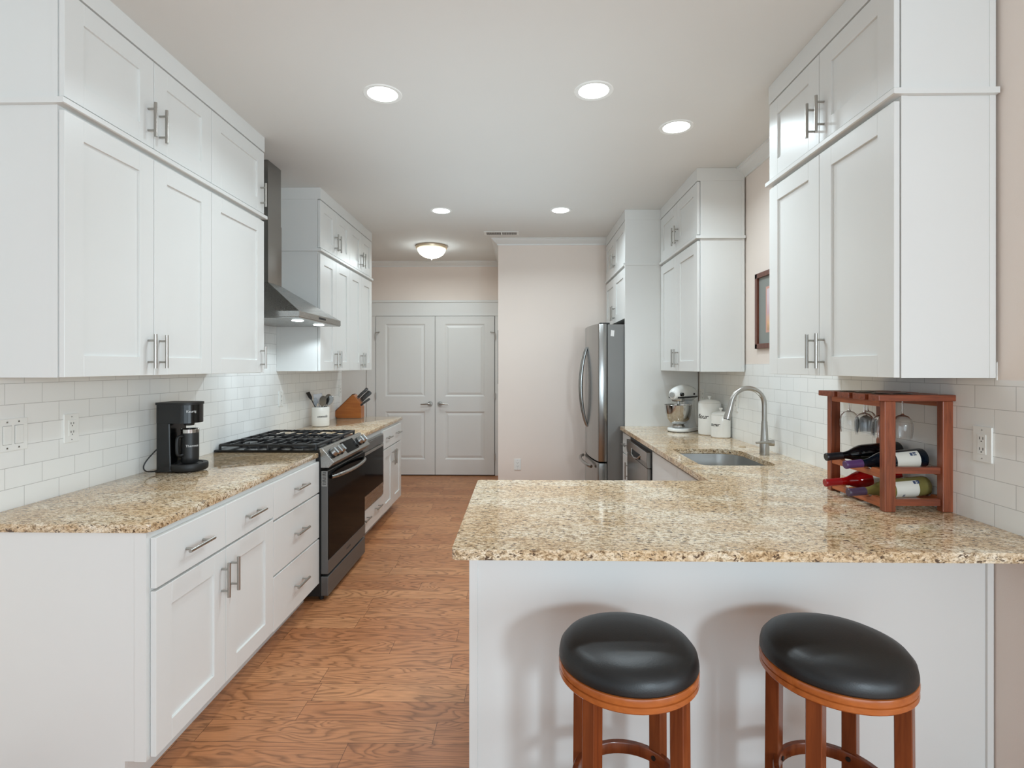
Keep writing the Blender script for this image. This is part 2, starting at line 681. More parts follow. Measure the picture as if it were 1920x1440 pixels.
# mitred outer corner
n0 = len(m.bm.verts)
for v in m.bm.verts:
    if abs(v.co.x - XC) < 1e-6:
        v.co.x -= (YC - v.co.y)
struct(m.build('trim_5', M_TRIM))
m = MB().prism([(XC - a, H + b) for a, b in cp], 'Y', YC, YB)
for v in m.bm.verts:
    if abs(v.co.y - YC) < 1e-6:
        v.co.y -= (XC - v.co.x)
struct(m.build('trim_6', M_TRIM))
struct(MB().prism([(RW + 0.003 - a, H + b) for a, b in cp], 'Y', 0.7, YC).build('trim_7', M_TRIM))
bp_ = [(0, 0), (0.014, 0), (0.014, 0.09), (0.008, 0.105), (0, 0.11)]
struct(MB().prism([(RW + 0.003 - a, b) for a, b in bp_], 'Y', 0.7, 1.786).build('baseboard_right', M_TRIM))
struct(MB().prism([(YC - a, b) for a, b in bp_], 'X', XC, 0.66).build('baseboard_pantry', M_TRIM))

# ------------------------------------------------------------------ double doors in the back wall
DT = 2.105
cs = MB()
cs.box(-2.045, -1.925, YB - 0.02, YB, 0, DT, 0.002)
cs.box(-0.345, XC - 0.001, YB - 0.02, YB, 0, DT, 0.002)
cs.box(-2.055, XC - 0.001, YB - 0.022, YB, DT, 2.285, 0.002)
cs.box(-2.07, XC - 0.001, YB - 0.038, YB, 2.285, 2.312, 0.003)
cs.box(-2.06, XC - 0.001, YB - 0.028, YB, DT, DT + 0.014, 0.003)
struct(cs.build('trim_8', M_TRIM))
struct(MB().box(-1.925, -0.345, YB - 0.0165, YB - 0.001, 0, DT).build('door_gap_shade', M_DARKGAP))  # dark sheet behind the doors, painting the shade in their gaps


def raised_door(x0, x1, name):
    yf = YB - 0.030
    b = MB()
    z0, z1 = 0.014, DT - 0.004
    px0, px1 = x0 + 0.125, x1 - 0.13
    zs = [(0.215, 0.845), (1.045, 2.0)]
    # stiles, rails
    b.box(x0, px0, yf, YB - 0.012, z0, z1)
    b.box(px1, x1, yf, YB - 0.012, z0, z1)
    b.box(px0, px1, yf, YB - 0.012, z0, zs[0][0])
    b.box(px0, px1, yf, YB - 0.012, zs[0][1], zs[1][0])
    b.box(px0, px1, yf, YB - 0.012, zs[1][1], z1)
    for a, c in zs:
        # sloped recess then raised field
        def ring(i, y):
            return [b.bm.verts.new(p) for p in ((px0 + i, y, a + i), (px1 - i, y, a + i), (px1 - i, y, c - i), (px0 + i, y, c - i))]
        rs = [ring(0, yf), ring(0.016, yf + 0.011), ring(0.024, yf + 0.011), ring(0.05, yf + 0.003)]
        for A, B in zip(rs, rs[1:]):
            for k in range(4):
                b.bm.faces.new([A[k], A[(k + 1) % 4], B[(k + 1) % 4], B[k]])
        b.bm.faces.new(rs[-1])
    d = struct(b.build(name, M_DOORP))
    return d


d1 = raised_door(-1.918, -1.137, 'door_1')
d2 = raised_door(-1.131, -0.352, 'door_2')
for d, sgn, xc in ((d1, -1, -1.200), (d2, 1, -1.072)):
    b = MB()
    b.lathe([(0, -0.014), (0.030, -0.012), (0.033, 0)], (xc, YB - 0.030, 0.947), axis='Y', n=24)
    b.cyl((xc, YB - 0.044, 0.947), (xc, YB - 0.075, 0.947), 0.012)
    b.tube([(xc, YB - 0.075, 0.947), (xc + sgn * 0.03, YB - 0.080, 0.950), (xc + sgn * 0.07, YB - 0.080, 0.945),
            (xc + sgn * 0.115, YB - 0.078, 0.943)], [0.011, 0.011, 0.009, 0.007])
    h = b.build('lever_handle', M_NICKEL, d, True)
    hx = -1.921 if sgn < 0 else -0.349
    for hz in (0.25, 1.05, 1.84):
        MB().cyl((hx, YB - 0.036, hz - 0.045), (hx, YB - 0.036, hz + 0.045), 0.007, n=10).build('hinge', M_NICKEL, d, True)
    MB().tube([(hx, YB - 0.045, 1.885), (hx - sgn * 0.045, YB - 0.055, 1.89)], 0.005, n=8).cyl(
        (hx - sgn * 0.045, YB - 0.055, 1.89), (hx - sgn * 0.055, YB - 0.055, 1.89), 0.009, n=10).build('hinge_stop', M_NICKEL, d, True)

# dark-edged picture on the hall side of the pantry wall
pf = thing('picture_frame', 'thin dark-edged picture seen edge-on beside the right double door', 'picture', (XC - 0.011, 6.3, 1.55))
MB().box(XC - 0.02, XC - 0.001, 6.15, 6.46, 1.24, 1.86, 0.002).build('frame', mat('dark_frame_metal', (70, 70, 70), 0.4), pf)
MB().box(XC - 0.022, XC - 0.0195, 6.17, 6.44, 1.26, 1.84).build('picture', M_PAPER, pf)

# ------------------------------------------------------------------ cabinets


def shaker(nx, P, ya, yb, za, zb, stile=0.082, rail=0.076, slab=False, th=0.019):
    """door in a plane x = P whose outward normal is nx"""
    b = MB()
    xi = P - nx * th
    if slab:
        b.box(xi, P, ya, yb, za, zb, 0.0012, 1)
        return b
    ins = 0.009
    b.box(xi, P, ya, ya + stile, za, zb, 0.0008, 1)
    b.box(xi, P, yb - stile, yb, za, zb, 0.0008, 1)
    b.box(xi, P, ya + stile, yb - stile, za, za + rail, 0.0008, 1)
    b.box(xi, P, ya + stile, yb - stile, zb - rail, zb, 0.0008, 1)
    b.box(xi, P - nx * ins, ya + stile - 0.002, yb - stile + 0.002, za + rail - 0.002, zb - rail + 0.002)
    return b


def bar_pull(nx, P, y, z, length, vertical, parent):
    b = MB()
    o = P + nx * 0.032
    h = length / 2
    s = h - 0.026
    if vertical:
        b.cyl((o, y, z - h), (o, y, z + h), 0.0065, n=16)
        for q in (-s, s):
            b.cyl((P, y, z + q), (o, y, z + q), 0.0045, n=12)
    else:
        b.cyl((o, y - h, z), (o, y + h, z), 0.0065, n=16)
        for q in (-s, s):
            b.cyl((P, y + q, z), (o, y + q, z), 0.0045, n=12)
    return b.build('bar_handle', M_NICKEL, parent, True)


def cabinet(name, label, nx, P, W, y0, y1, z0, z1, fronts, group=None, toe=0.0, cat='cabinet', body_y=None, side=False):
    """fronts: list of (kind, ya, yb, za, zb, [handles (y, z, len, vertical)])"""
    t = thing(name, label, cat, ((P + W) / 2, (y0 + y1) / 2, z0), group)
    b = MB()
    bf = P - nx * 0.0215
    by0, by1 = body_y or (y0, y1)
    if toe:
        pts = [(W, 0), (W, z1), (bf, z1), (bf, toe), (bf - nx * 0.075, toe), (bf - nx * 0.075, 0)]
        b.prism(pts, 'Y', by0 + 0.0005, by1 - 0.0005)
    else:
        b.box(W, bf, by0 + 0.0005, by1 - 0.0005, z0, z1)
    b.build('cabinet_box', M_CAB, t)
    if side:
        MB().box(bf, bf - nx * 0.020, y0 - 0.0016, y0 + 0.0004, z0, z1).build('side_stile', M_CAB, t)
        MB().box(W + nx * 0.0002, W + nx * 0.020, y0 - 0.0016, y0 + 0.0004, z0, z1).build('side_stile', M_CAB, t)
    for k, ya, yb, za, zb, hs in fronts:
        d = shaker(nx, P, ya + 0.0019, yb - 0.0019, za, zb, slab=(k == 'drawer' or k == 'panel')).build(
            'drawer' if k == 'drawer' else ('front_panel' if k == 'panel' else 'door'), M_CAB, t)
        for (hy, hz, ln, vert) in hs:
            bar_pull(nx, P, hy, hz, ln, vert, d)
    return t


Lu, Ru, Lb = -1.5525, 1.2265, -1.2372
G = 0.003
ZU, ZT0, ZT1, ZD, ZM = 1.405, 2.316, 2.362, 2.729, 2.341
YL = [1.784, 2.229, 2.649, 3.195]
LWc, RWc = LW + 0.001, RW - 0.008

# --- left near uppers
cabinet('wall_cabinet', 'tall white two-door upper cabinet above the coffee maker', 1, Lu, LWc, YL[0], YL[2], ZU, 2.332,
        [('door', YL[0], YL[1], ZU + .001, ZT0, [(2.193, 1.506, .142, True)]),
         ('door', YL[1], YL[2], ZU + .001, ZT0, [(2.263, 1.506, .142, True)])], side=True)
cabinet('wall_cabinet', 'tall white one-door upper cabinet just in front of the range hood', 1, Lu, LWc, YL[2], YL[3], ZU, 2.332,
        [('door', YL[2], YL[3], ZU + .001, ZT0, [(3.150, 1.495, .132, True)])])
cabinet('top_cabinet', 'short white two-door top cabinet above the tall two-door cabinet over the coffee maker', 1, Lu, LWc, YL[0], YL[2],
        2.352, 2.735, [('door', YL[0], YL[1], ZT1, ZD, [(2.193, 2.470, .142, True)]),
                       ('door', YL[1], YL[2], ZT1, ZD, [(2.263, 2.470, .142, True)])], side=True)
cabinet('top_cabinet', 'short white one-door top cabinet touching the ceiling trim beside the hood chimney', 1, Lu, LWc, YL[2], YL[3],
        2.352, 2.735, [('door', YL[2], YL[3], ZT1, ZD, [(3.150, 2.462, .142, True)])])


def molding(name, label, nx, P, W, y0, y1, kind, near=True, far=True):
    b = MB()
    if kind == 'mid':
        e = 0.017
        xo = P - nx * 0.0215 + nx * 0.034
        b.prism([(W, 2.3322), (W, 2.3518), (xo, 2.3518), (xo, 2.3345), (xo - nx * 0.004, 2.3322)], 'Y',
                y0 - (e if near else 0), y1 + (e if far else 0))
    else:
        xo = P + nx * 0.002
        b.box(W, xo, y0 - (0.002 if near else 0), y1 + (0.002 if far else 0), 2.7352, H - 0.0005)
    return tag(b.build(name, M_CAB), label, 'molding')


molding('cabinet_molding', 'slim white ledge between the stacked upper cabinets nearest on the left wall', 1, Lu, LWc, YL[0], YL[3], 'mid')
molding('ceiling_fascia', 'flat white fascia joining the left cabinets before the hood to the ceiling', 1, Lu, LWc, YL[0], YL[3], 'top')
# scribe stiles on the exposed side
# --- left far uppers
YF = [4.094, 4.45, 4.806, 5.160, 5.514]
cabinet('wall_cabinet', 'tall white two-door upper cabinet right behind the range hood', 1, Lu, LWc, YF[0], YF[2], ZU, 2.332,
        [('door', YF[0], YF[1], ZU + .001, ZT0, [(4.415, 1.50, .14, True)]),
         ('door', YF[1], YF[2], ZU + .001, ZT0, [(4.485, 1.50, .14, True)])], side=True)
cabinet('wall_cabinet', 'tall white two-door upper cabinet above the knife block', 1, Lu, LWc, YF[2], YF[4], ZU, 2.332,
        [('door', YF[2], YF[3], ZU + .001, ZT0, [(5.125, 1.50, .14, True)]),
         ('door', YF[3], YF[4], ZU + .001, ZT0, [(5.195, 1.50, .14, True)])])
cabinet('top_cabinet', 'short white two-door top cabinet above the cabinet behind the hood', 1, Lu, LWc, YF[0], YF[2], 2.352, 2.735,
        [('door', YF[0], YF[1], ZT1, ZD, [(4.415, 2.470, .14, True)]),
         ('door', YF[1], YF[2], ZT1, ZD, [(4.485, 2.470, .14, True)])], side=True)
cabinet('top_cabinet', 'short white two-door top cabinet nearest the flush ceiling light', 1, Lu, LWc, YF[2], YF[4], 2.352, 2.735,
        [('door', YF[2], YF[3], ZT1, ZD, [(5.125, 2.470, .14, True)]),
         ('door', YF[3], YF[4], ZT1, ZD, [(5.195, 2.470, .14, True)])])
molding('cabinet_molding', 'slim white ledge between the stacked cabinets behind the range hood', 1, Lu, LWc, YF[0], YF[4], 'mid')
molding('ceiling_fascia', 'flat white fascia above the cabinets behind the range hood', 1, Lu, LWc, YF[0], YF[4], 'top')

# --- right near uppers
YR = [1.775, 2.2175, 2.660, 3.739, 4.228, 4.717]
cabinet('wall_cabinet', 'tall white two-door upper cabinet above the wooden wine rack', -1, Ru, RWc, YR[0], YR[2], ZU, 2.332,
        [('door', YR[0], YR[1], ZU + .001, ZT0, [(2.183, 1.506, .142, True)]),
         ('door', YR[1], YR[2], ZU + .001, ZT0, [(2.253, 1.506, .142, True)])], side=True)
cabinet('top_cabinet', 'short white two-door top cabinet stacked over the one above the wine rack', -1, Ru, RWc, YR[0], YR[2], 2.352, 2.735,
        [('door', YR[0], YR[1], ZT1, ZD, [(2.183, 2.470, .142, True)]),
         ('door', YR[1], YR[2], ZT1, ZD, [(2.253, 2.470, .142, True)])], side=True)
molding('cabinet_molding', 'slim white ledge between the stacked cabinets above the wine rack', -1, Ru, RWc, YR[0], YR[2], 'mid')
molding('ceiling_fascia', 'flat white fascia between ceiling and cabinets above the wine rack', -1, Ru, RWc, YR[0], YR[2], 'top')
# --- right far uppers
cabinet('wall_cabinet', 'tall white two-door upper cabinet above the white stand mixer', -1, Ru, RWc, YR[3], YR[5], ZU, 2.332,
        [('door', YR[3], YR[4], ZU + .001, ZT0, [(4.193, 1.506, .142, True)]),
         ('door', YR[4], YR[5], ZU + .001, ZT0, [(4.263, 1.506, .142, True)])], side=True)
cabinet('top_cabinet', 'short white two-door top cabinet stacked over the one above the stand mixer', -1, Ru, RWc, YR[3], YR[5], 2.352, 2.735,
        [('door', YR[3], YR[4], ZT1, ZD, [(4.193, 2.470, .142, True)]),
         ('door', YR[4], YR[5], ZT1, ZD, [(4.263, 2.470, .142, True)])], side=True)
molding('cabinet_molding', 'slim white ledge between the stacked cabinets above the stand mixer', -1, Ru, RWc, YR[3], YR[5], 'mid', far=False)
molding('ceiling_fascia', 'flat white fascia above the cabinets over the stand mixer', -1, Ru, RWc, YR[3], YR[5], 'top', far=False)
# --- fridge surround
RF = 0.9153
Y5, Y6 = 4.720, 5.775
tag(MB().box(RF, RWc, 4.7185, 4.7365, 0.0, 2.735, 0.0008, 1).build('tall_enclosure_side', M_CAB),
    'tall white side panel standing between stand mixer and refrigerator', 'panel')
YM = (4.737 + Y6) / 2
cabinet('top_cabinet', 'short white two-door top cabinet at the ceiling above the refrigerator', -1, RF, RWc, 4.737, Y6, 2.352, 2.735,
        [('door', 4.738, YM, ZT1, ZD, [(YM - .035, 2.470, .14, True)]),
         ('door', YM, Y6, ZT1, ZD, [(YM + .035, 2.470, .14, True)])])
cabinet('wall_cabinet', 'white two-door cabinet sitting directly over the refrigerator', -1, RF, RWc, 4.737, Y6, 1.865, 2.332,
        [('door', 4.738, YM, 1.866, ZT0, [(YM - .035, 1.96, .14, True)]),
         ('door', YM, Y6, 1.866, ZT0, [(YM + .035, 1.96, .14, True)])])
molding('cabinet_molding', 'slim white ledge between the two cabinets above the refrigerator', -1, RF, RWc, 4.7372, Y6, 'mid', near=False, far=False)
MD = bpy.data.objects['cabinet_molding']
b = MB().prism([(RF + 0.0215 - 0.026, 2.3322), (RF + 0.0215 - 0.026, 2.3518), (RWc - 0.36, 2.3518), (RWc - 0.36, 2.3322)], 'Y', 4.7085, 4.7184)
tag(b.build('panel_ledge', M_CAB), 'slim white ledge across the tall panel beside the refrigerator', 'molding')
molding('ceiling_fascia', 'flat white fascia above the refrigerator cabinets', -1, RF, RWc, 4.7185, Y6, 'top', near=False)

# --- left base cabinets
ZC0, ZC1 = 0.884, 0.914
Y0, Y1, Y2 = 1.784, 2.6426, 3.2456
cabinet('base_cabinet', 'white base cabinet with two drawers over two doors under the coffee maker', 1, Lb, LWc, Y0, Y1, 0, ZC0 - .0005,
        [('drawer', Y0, (Y0 + Y1) / 2, 0.690, 0.862, [(2.000, 0.770, .155, False)]),
         ('drawer', (Y0 + Y1) / 2, Y1, 0.690, 0.862, [(2.428, 0.770, .155, False)]),
         ('door', Y0, (Y0 + Y1) / 2, 0.120, 0.680, [(2.180, 0.561, .142, True)]),
         ('door', (Y0 + Y1) / 2, Y1, 0.120, 0.680, [(2.255, 0.561, .142, True)])], toe=.114)
cabinet('base_cabinet', 'white three-drawer base cabinet directly before the range', 1, Lb, LWc, Y1, Y2, 0, ZC0 - .0005,
        [('drawer', Y1, Y2, 0.672, 0.860, [(2.944, 0.775, .155, False)]),
         ('drawer', Y1, Y2, 0.395, 0.662, [(2.944, 0.530, .155, False)]),
         ('drawer', Y1, Y2, 0.115, 0.385, [(2.944, 0.243, .155, False)])], toe=.108)
b = MB()
b.box(LWc, Lb - 0.0225, Y0 - 0.012, Y0 - 0.0005, 0.114, ZC0 - .001)
b.box(LWc, Lb - 0.0965, Y0 - 0.012, Y0 - 0.0005, 0, 0.114)
b.box(Lb - 0.062, Lb - 0.0225, Y0 - 0.0145, Y0 - 0.012, 0.114, ZC0 - .001)
tag(b.build('end_panel', M_CAB), 'plain white end panel closing the left counter run toward the room', 'panel')

Y3, Y4, Y5b = 4.040, 4.755, 5.475
mw = cabinet('microwave_cabinet', 'white base cabinet holding the built-in microwave, wide two-pull drawer below', 1, Lb, LWc, Y3, Y4, 0, ZC0 - .0005,
             [('drawer', Y3 + .002, Y4, 0.118, 0.295, [(4.20, 0.232, .155, False), (4.54, 0.240, .155, False)])], toe=.108)
cabinet('base_cabinet', 'white base cabinet with wide two-pull drawer over two doors, far end of left run', 1, Lb, LWc, Y4, Y5b, 0, ZC0 - .0005,
        [('drawer', Y4, Y5b, 0.692, 0.862, [(4.92, 0.786, .155, False), (5.29, 0.786, .155, False)]),
         ('door', Y4, (Y4 + Y5b) / 2, 0.115, 0.682, [(5.080, 0.575, .142, True)]),
         ('door', (Y4 + Y5b) / 2, Y5b, 0.115, 0.682, [(5.150, 0.575, .142, True)])], toe=.108)

# --- countertops (granite)


def slab(name, pts, label, holes=None, rads=None):
    """granite slab from an outline with an eased edge"""
    b = MB()
    b.prism(pts, 'Z', ZC0, ZC1)
    return b


b = MB().prism([(LW + .0005, 1.762), (-1.262, 1.762), (-1.2445, 1.776), (-1.2400, 1.80), (-1.2400, 3.2440), (LW + .0005, 3.2440)], 'Z', ZC0, ZC1, 0.004)
tag(b.build('countertop', M_GRANITE, smooth=True), 'beige speckled granite countertop under the black coffee maker', 'countertop')
b = MB().prism([(LW + .0005, 4.041), (-1.2400, 4.041), (-1.2400, 5.545), (-1.25, 5.562), (LW + .0005, 5.562)], 'Z', ZC0, ZC1, 0.004)
tag(b.build('countertop', M_GRANITE, smooth=True), 'beige granite countertop carrying the knife block and utensil crock', 'countertop')


def arc(cx, cy, r, a0, a1, n=6):
    return [(cx + r * math.cos(math.radians(a0 + (a1 - a0) * i / n)), cy + r * math.sin(math.radians(a0 + (a1 - a0) * i / n))) for i in range(n + 1)]


XR = 0.8702
out = []
out += arc(-0.2019 + .02, 1.536 + .02, .02, 180, 270)
out += [(RW - .0006, 1.536), (RW - .0006, 4.7180), (XR + .008, 4.7180), (XR, 4.71)]
out += arc(XR - .012, 2.484 + .012, .012, 0, -90)
out += arc(-0.2019 + .02, 2.484 - .02, .02, 90, 180)
SX0, SX1, SY0, SY1 = 0.962, 1.372, 2.865, 3.435
hole = arc(SX0 + .05, SY0 + .05, .05, 180, 270) + arc(SX1 - .05, SY0 + .05, .05, 270, 360) + \
    arc(SX1 - .13, SY1 - .13, .13, 0, 90) + arc(SX0 + .05, SY1 - .05, .05, 90, 180)


def holed(outer, inner, z0, z1):
    bm = bmesh.new()
    faces = []
    rings = []
    for z in (z0, z1):
        o = [bm.verts.new((x, y, z)) for x, y in outer]
        i = [bm.verts.new((x, y, z)) for x, y in inner]
        es = [bm.edges.new((o[k], o[(k + 1) % len(o)])) for k in range(len(o))]
        es += [bm.edges.new((i[k], i[(k + 1) % len(i)])) for k in range(len(i))]
        bmesh.ops.triangle_fill(bm, use_beauty=True, use_dissolve=False, edges=es)
        rings.append((o, i))
    for q in (0, 1):
        A, B = rings[0][q], rings[1][q]
        for k in range(len(A)):
            bm.faces.new([A[k], A[(k + 1) % len(A)], B[(k + 1) % len(A)], B[k]])
    return bm


b = MB()
b.bm.free()
b.bm = holed(out, hole, ZC0, ZC1)
ct = b.build('countertop', M_GRANITE)
bv = ct.modifiers.new('ease', 'BEVEL')
bv.width = 0.004
bv.segments = 2
bv.limit_method = 'ANGLE'
tag(ct, 'large L-shaped granite countertop with undermount sink and breakfast bar end', 'countertop')

# sink
b = MB()


def loop(b, pts, z):
    return [b.bm.verts.new((x, y, z)) for x, y in pts]


cxs, cys = (SX0 + SX1) / 2, (SY0 + SY1) / 2
shr = lambda k: [(cxs + (x - cxs) * k, cys + (y - cys) * k) for x, y in hole]
rs = [loop(b, shr(1.05), ZC0 - .001), loop(b, shr(1.0), ZC0 - .001), loop(b, shr(0.985), ZC0 - .12), loop(b, shr(0.95), ZC0 - .185), loop(b, shr(0.86), ZC0 - .2), loop(b, shr(0.12), ZC0 - .205)]
for A, B in zip(rs, rs[1:]):
    for k in range(len(A)):
        b.bm.faces.new([A[k], A[(k + 1) % len(A)], B[(k + 1) % len(A)], B[k]])
b.bm.faces.new(rs[-1])
sk = thing('sink', 'stainless steel undermount sink set in the right granite counter', 'sink', (cxs, cys, ZC0 - .2))
b.build('basin', M_SINK, sk, True)
MB().lathe([(0, .004), (.028, .004), (.032, .006), (.042, .004), (.045, 0)], (cxs, cys, ZC0 - .205), n=28).build('drain', M_NICKEL, sk, True)

# --- right base cabinets
DB = 0.895
cabinet('base_cabinet', 'narrow white drawer-over-door base cabinet between dishwasher and refrigerator', -1, DB, RWc, 4.395, 4.717, 0, ZC0 - .0005,
        [('drawer', 4.395, 4.717, 0.690, 0.862, [(4.55, 0.775, .155, False)]),
         ('door', 4.395, 4.717, 0.115, 0.682, [(4.44, 0.575, .142, True)])], toe=.108)
sb = cabinet('base_cabinet', 'white base cabinet under the sink in the right counter run', -1, DB, RWc, 2.47, 3.665, 0, ZC0 - .2062,
             [('panel', 2.50, 3.08, 0.640, 0.862, []), ('panel', 3.08, 3.66, 0.640, 0.862, []),
              ('door', 2.50, 3.08, 0.115, 0.630, [(3.04, 0.53, .142, True)]),
              ('door', 3.08, 3.66, 0.115, 0.630, [(3.12, 0.53, .142, True)])], toe=.108)
MB().box(DB + .0195, DB + .038, 2.47, 3.665, ZC0 - .2062, ZC0 - .0005).build('face_frame', M_CAB, sb)
b = MB()
b.box(-0.152, RWc, 1.810, 2.455, 0.0, ZC0 - .0005)
t = thing('peninsula_cabinet', 'white back of the breakfast bar cabinet behind the two stools', 'cabinet', (0.7, 2.1, 0))
b.build('cabinet_box', M_CAB, t)
b = MB()
b.box(-0.152, 1.548, 1.797, 1.8098, 0.0, ZC0 - .0005)
b.build('back_panel', M_CAB, t)
MB().box(-0.175, -0.147, 1.790, 2.455, 0.0, ZC0 - .0005, 0.001, 1).build('corner_stile', M_CAB, t)
MB().box(1.540, RW - .001, 1.788, 1.797, 0.0, ZC0 - .0005, 0.001, 1).build('scribe_strip', M_CAB, t)

# --- dishwasher
dw = thing('dishwasher', 'stainless steel dishwasher with a pocket handle under the right counter', 'dishwasher', (1.2, 4.03, 0))
MB().box(0.90, RWc - .02, 3.682, 4.388, 0.10, 0.866).build('tub', mat('dishwasher_tub_dark', (40, 40, 40), .5), dw)
dd = MB().box(0.868, 0.8995, 3.690, 4.385, 0.115, 0.735, 0.003).build('door', M_STEELV, dw)
cpn = MB().prism([(0.868, .738), (0.862, .775), (0.864, .848), (0.8995, .848), (0.8995, .738)], 'Y', 3.690, 4.385, .0015, 1).build('control_panel', M_STEELV, dw)
MB().box(0.8595, 0.8625, 3.90, 4.16, .760, .800, 0.001, 1).build('pocket_handle', M_DARKGAP, cpn)
MB().tube([(0.866, 3.87, .80), (0.852, 3.93, .765), (0.848, 4.03, .755), (0.852, 4.13, .765), (0.866, 4.19, .80)], .006, n=10).build('handle_lip', M_STEEL, cpn, True)
MB().box(0.905, 0.93, 3.690, 4.385, 0.0, 0.10).build('toe_plate', M_MATTE, dw)

# ------------------------------------------------------------------ refrigerator
fr = thing('refrigerator', 'stainless steel french-door refrigerator with arched handles and grey side', 'refrigerator', (1.15, 5.22, 0))
FY0, FY1 = 4.760, 5.690
MB().box(0.768, RWc - .03, FY0, FY1, 0.03, 1.816, 0.004).build('cabinet_body', M_FRSIDE, fr)
MB().box(0.70, 0.79, FY0 + .01, FY0 + .07, 1.8165, 1.832, 0.003).build('hinge_cover', M_MATTE, fr)


def curved_door(ya, yb, z0, z1, name):
    pts = []
    n = 14
    yc, w = (FY0 + FY1) / 2, (FY1 - FY0) / 2
    for i in range(n + 1):
        y = ya + (yb - ya) * i / n
        u = (y - yc) / w
        x = 0.640 + 0.052 * u * u
        pts.append((x, y))
    pts += [(0.762, yb), (0.762, ya)]
    return MB().prism(pts, 'Z', z0, z1, 0.004, 2).build(name, M_STEELV, fr, True)


YFC = (FY0 + FY1) / 2
dA = curved_door(FY0 + .001, YFC - .002, 0.592, 1.822, 'door')
dB = curved_door(YFC + .002, FY1 - .001, 0.592, 1.822, 'door')
dC = curved_door(FY0 + .001, FY1 - .001, 0.06, 0.578, 'freezer_drawer')
for d, yy, in ((dA, YFC - .05), (dB, YFC + .05)):
    pts = []
    for i in range(17):
        u = i / 16
        z = 0.86 + 0.77 * u
        x = 0.642 - 0.062 * math.sin(PI * u) ** 0.75
        pts.append((x, yy, z))
    MB().tube(pts, [0.010 + 0.005 * math.sin(PI * i / 16) for i in range(17)], n=12).build('arched_handle', M_STEELV, d, True)
pts = []
for i in range(17):
    u = i / 16
    y = 4.90 + 0.64 * u
    x = 0.642 - 0.058 * math.sin(PI * u) ** 0.6
    pts.append((x, y, 0.525 + 0.01 * math.sin(PI * u)))
MB().tube(pts, 0.015, n=12).build('arched_handle', M_STEELV, dC, True)
MB().prism([(0.795, 1.712), (0.825, 1.708), (0.829, 1.762), (0.799, 1.766)], 'Y', FY0 - .0012, FY0 - .0002).build('sticker', M_PAPER, fr)

# ------------------------------------------------------------------ range
rg = thing('gas_range', 'stainless steel slide-in gas range with black oven glass and iron grates', 'range', (-1.5, 3.64, 0))
GY0, GY1 = 3.2520, 4.0330
MB().box(LW + .01, -1.232, GY0, GY1, 0.03, 0.9135).build('body', M_MATTE, rg)
b = MB().box(LW + .004, -1.236, GY0 - .004, GY1 + .004, 0.9145, 0.928, 0.003)
b.build('cooktop', M_ENAMEL, rg)
cpanel = MB().prism([(-1.240, .940), (-1.222, .938), (-1.148, .852), (-1.181, .819), (-1.231, .819), (-1.231, .914), (-1.240, .914)],
                    'Y', GY0 + .001, GY1 - .001, 0.0015, 1).build('control_panel', M_STEEL, rg)
sl = Vector((-1.148 + 1.222, 0, .852 - .938)).normalized()
nr = Vector((-sl.z, 0, sl.x)).normalized()
if nr.x < 0:
    nr = -nr


def on_panel(u, y, o=0.0):
    p = Vector((-1.222, y, .938)) + sl * u + nr * o
    return p


dsp = MB()
q = [on_panel(.012, 3.545, -.0005), on_panel(.098, 3.545, -.0005), on_panel(.098, 3.80, -.0005), on_panel(.012, 3.80, -.0005)]
q2 = [on_panel(.012, 3.545, .002), on_panel(.098, 3.545, .002), on_panel(.098, 3.80, .002), on_panel(.012, 3.80, .002)]
v = [dsp.bm.verts.new(p) for p in q] + [dsp.bm.verts.new(p) for p in q2]
for f in ((0, 1, 2, 3), (4, 5, 6, 7), (0, 1, 5, 4), (1, 2, 6, 5), (2, 3, 7, 6), (3, 0, 4, 7)):
    dsp.bm.faces.new([v[i] for i in f])
dsp.build('display', M_GLASSBLK, cpanel)
for y in (3.325, 3.395, 3.465, 3.865, 3.935, 3.995):
    if y == 3.995:
        continue
    kb = MB()
    c0 = on_panel(.056, y)
    kb.cyl(c0, c0 + nr * 0.010, 0.031, 0.031, 28)
    k0 = kb.build('knob_ring', M_MATTE, cpanel, True)
    kb = MB()
    kb.cyl(c0 + nr * 0.0102, c0 + nr * 0.034, 0.028, 0.024, 28)
    # grip bar
    kb.tube([c0 + nr * .036 - sl * .021, c0 + nr * .037 + sl * .021], 0.006, n=8)
    kb.build('knob', M_STEEL, cpanel, True)
# oven door
od = MB().box(-1.2315, -1.188, GY0 + .004, GY1 - .004, 0.165, 0.800, 0.003).build('oven_door', M_STEELD, rg)
MB().box(-1.1885, -1.1852, GY0 + .010, GY1 - .010, 0.250, 0.796, 0.001, 1).build('oven_glass', M_GLASSBLK, od)
MB().box(-1.1885, -1.1845, GY0 + .004, GY1 - .004, 0.166, 0.2485, 0.001, 1).build('bottom_trim', M_STEELD, od)
b = MB()
b.box(-1.226, -1.192, GY0 + .0015, GY0 + .0038, 0.705, 0.798)
vs_ = b.build('side_vent', M_STEEL, od)
b = MB()
for i in range(9):
    z = .714 + .009 * i
    b.prism([(-1.220, z), (-1.198, z + .003), (-1.198, z + .007), (-1.220, z + .004)], 'Y', GY0 + .0008, GY0 + .0014)
b.build('vent_slots', M_MATTE, vs_)
pts = []
for i in range(19):
    u = i / 18
    pts.append((-1.183 + 0.052 * math.sin(PI * u) ** 0.55, GY0 + .05 + (GY1 - GY0 - .10) * u, .755))
MB().tube(pts, 0.012, n=12).build('oven_handle', M_STEEL, od, True)
MB().box(-1.2315, -1.186, GY0 + .003, GY1 - .003, 0.032, 0.150, 0.003).build('storage_drawer', M_STEELD, rg)
tb = text_bm('FRIGIDAIRE', .018, align='CENTER')
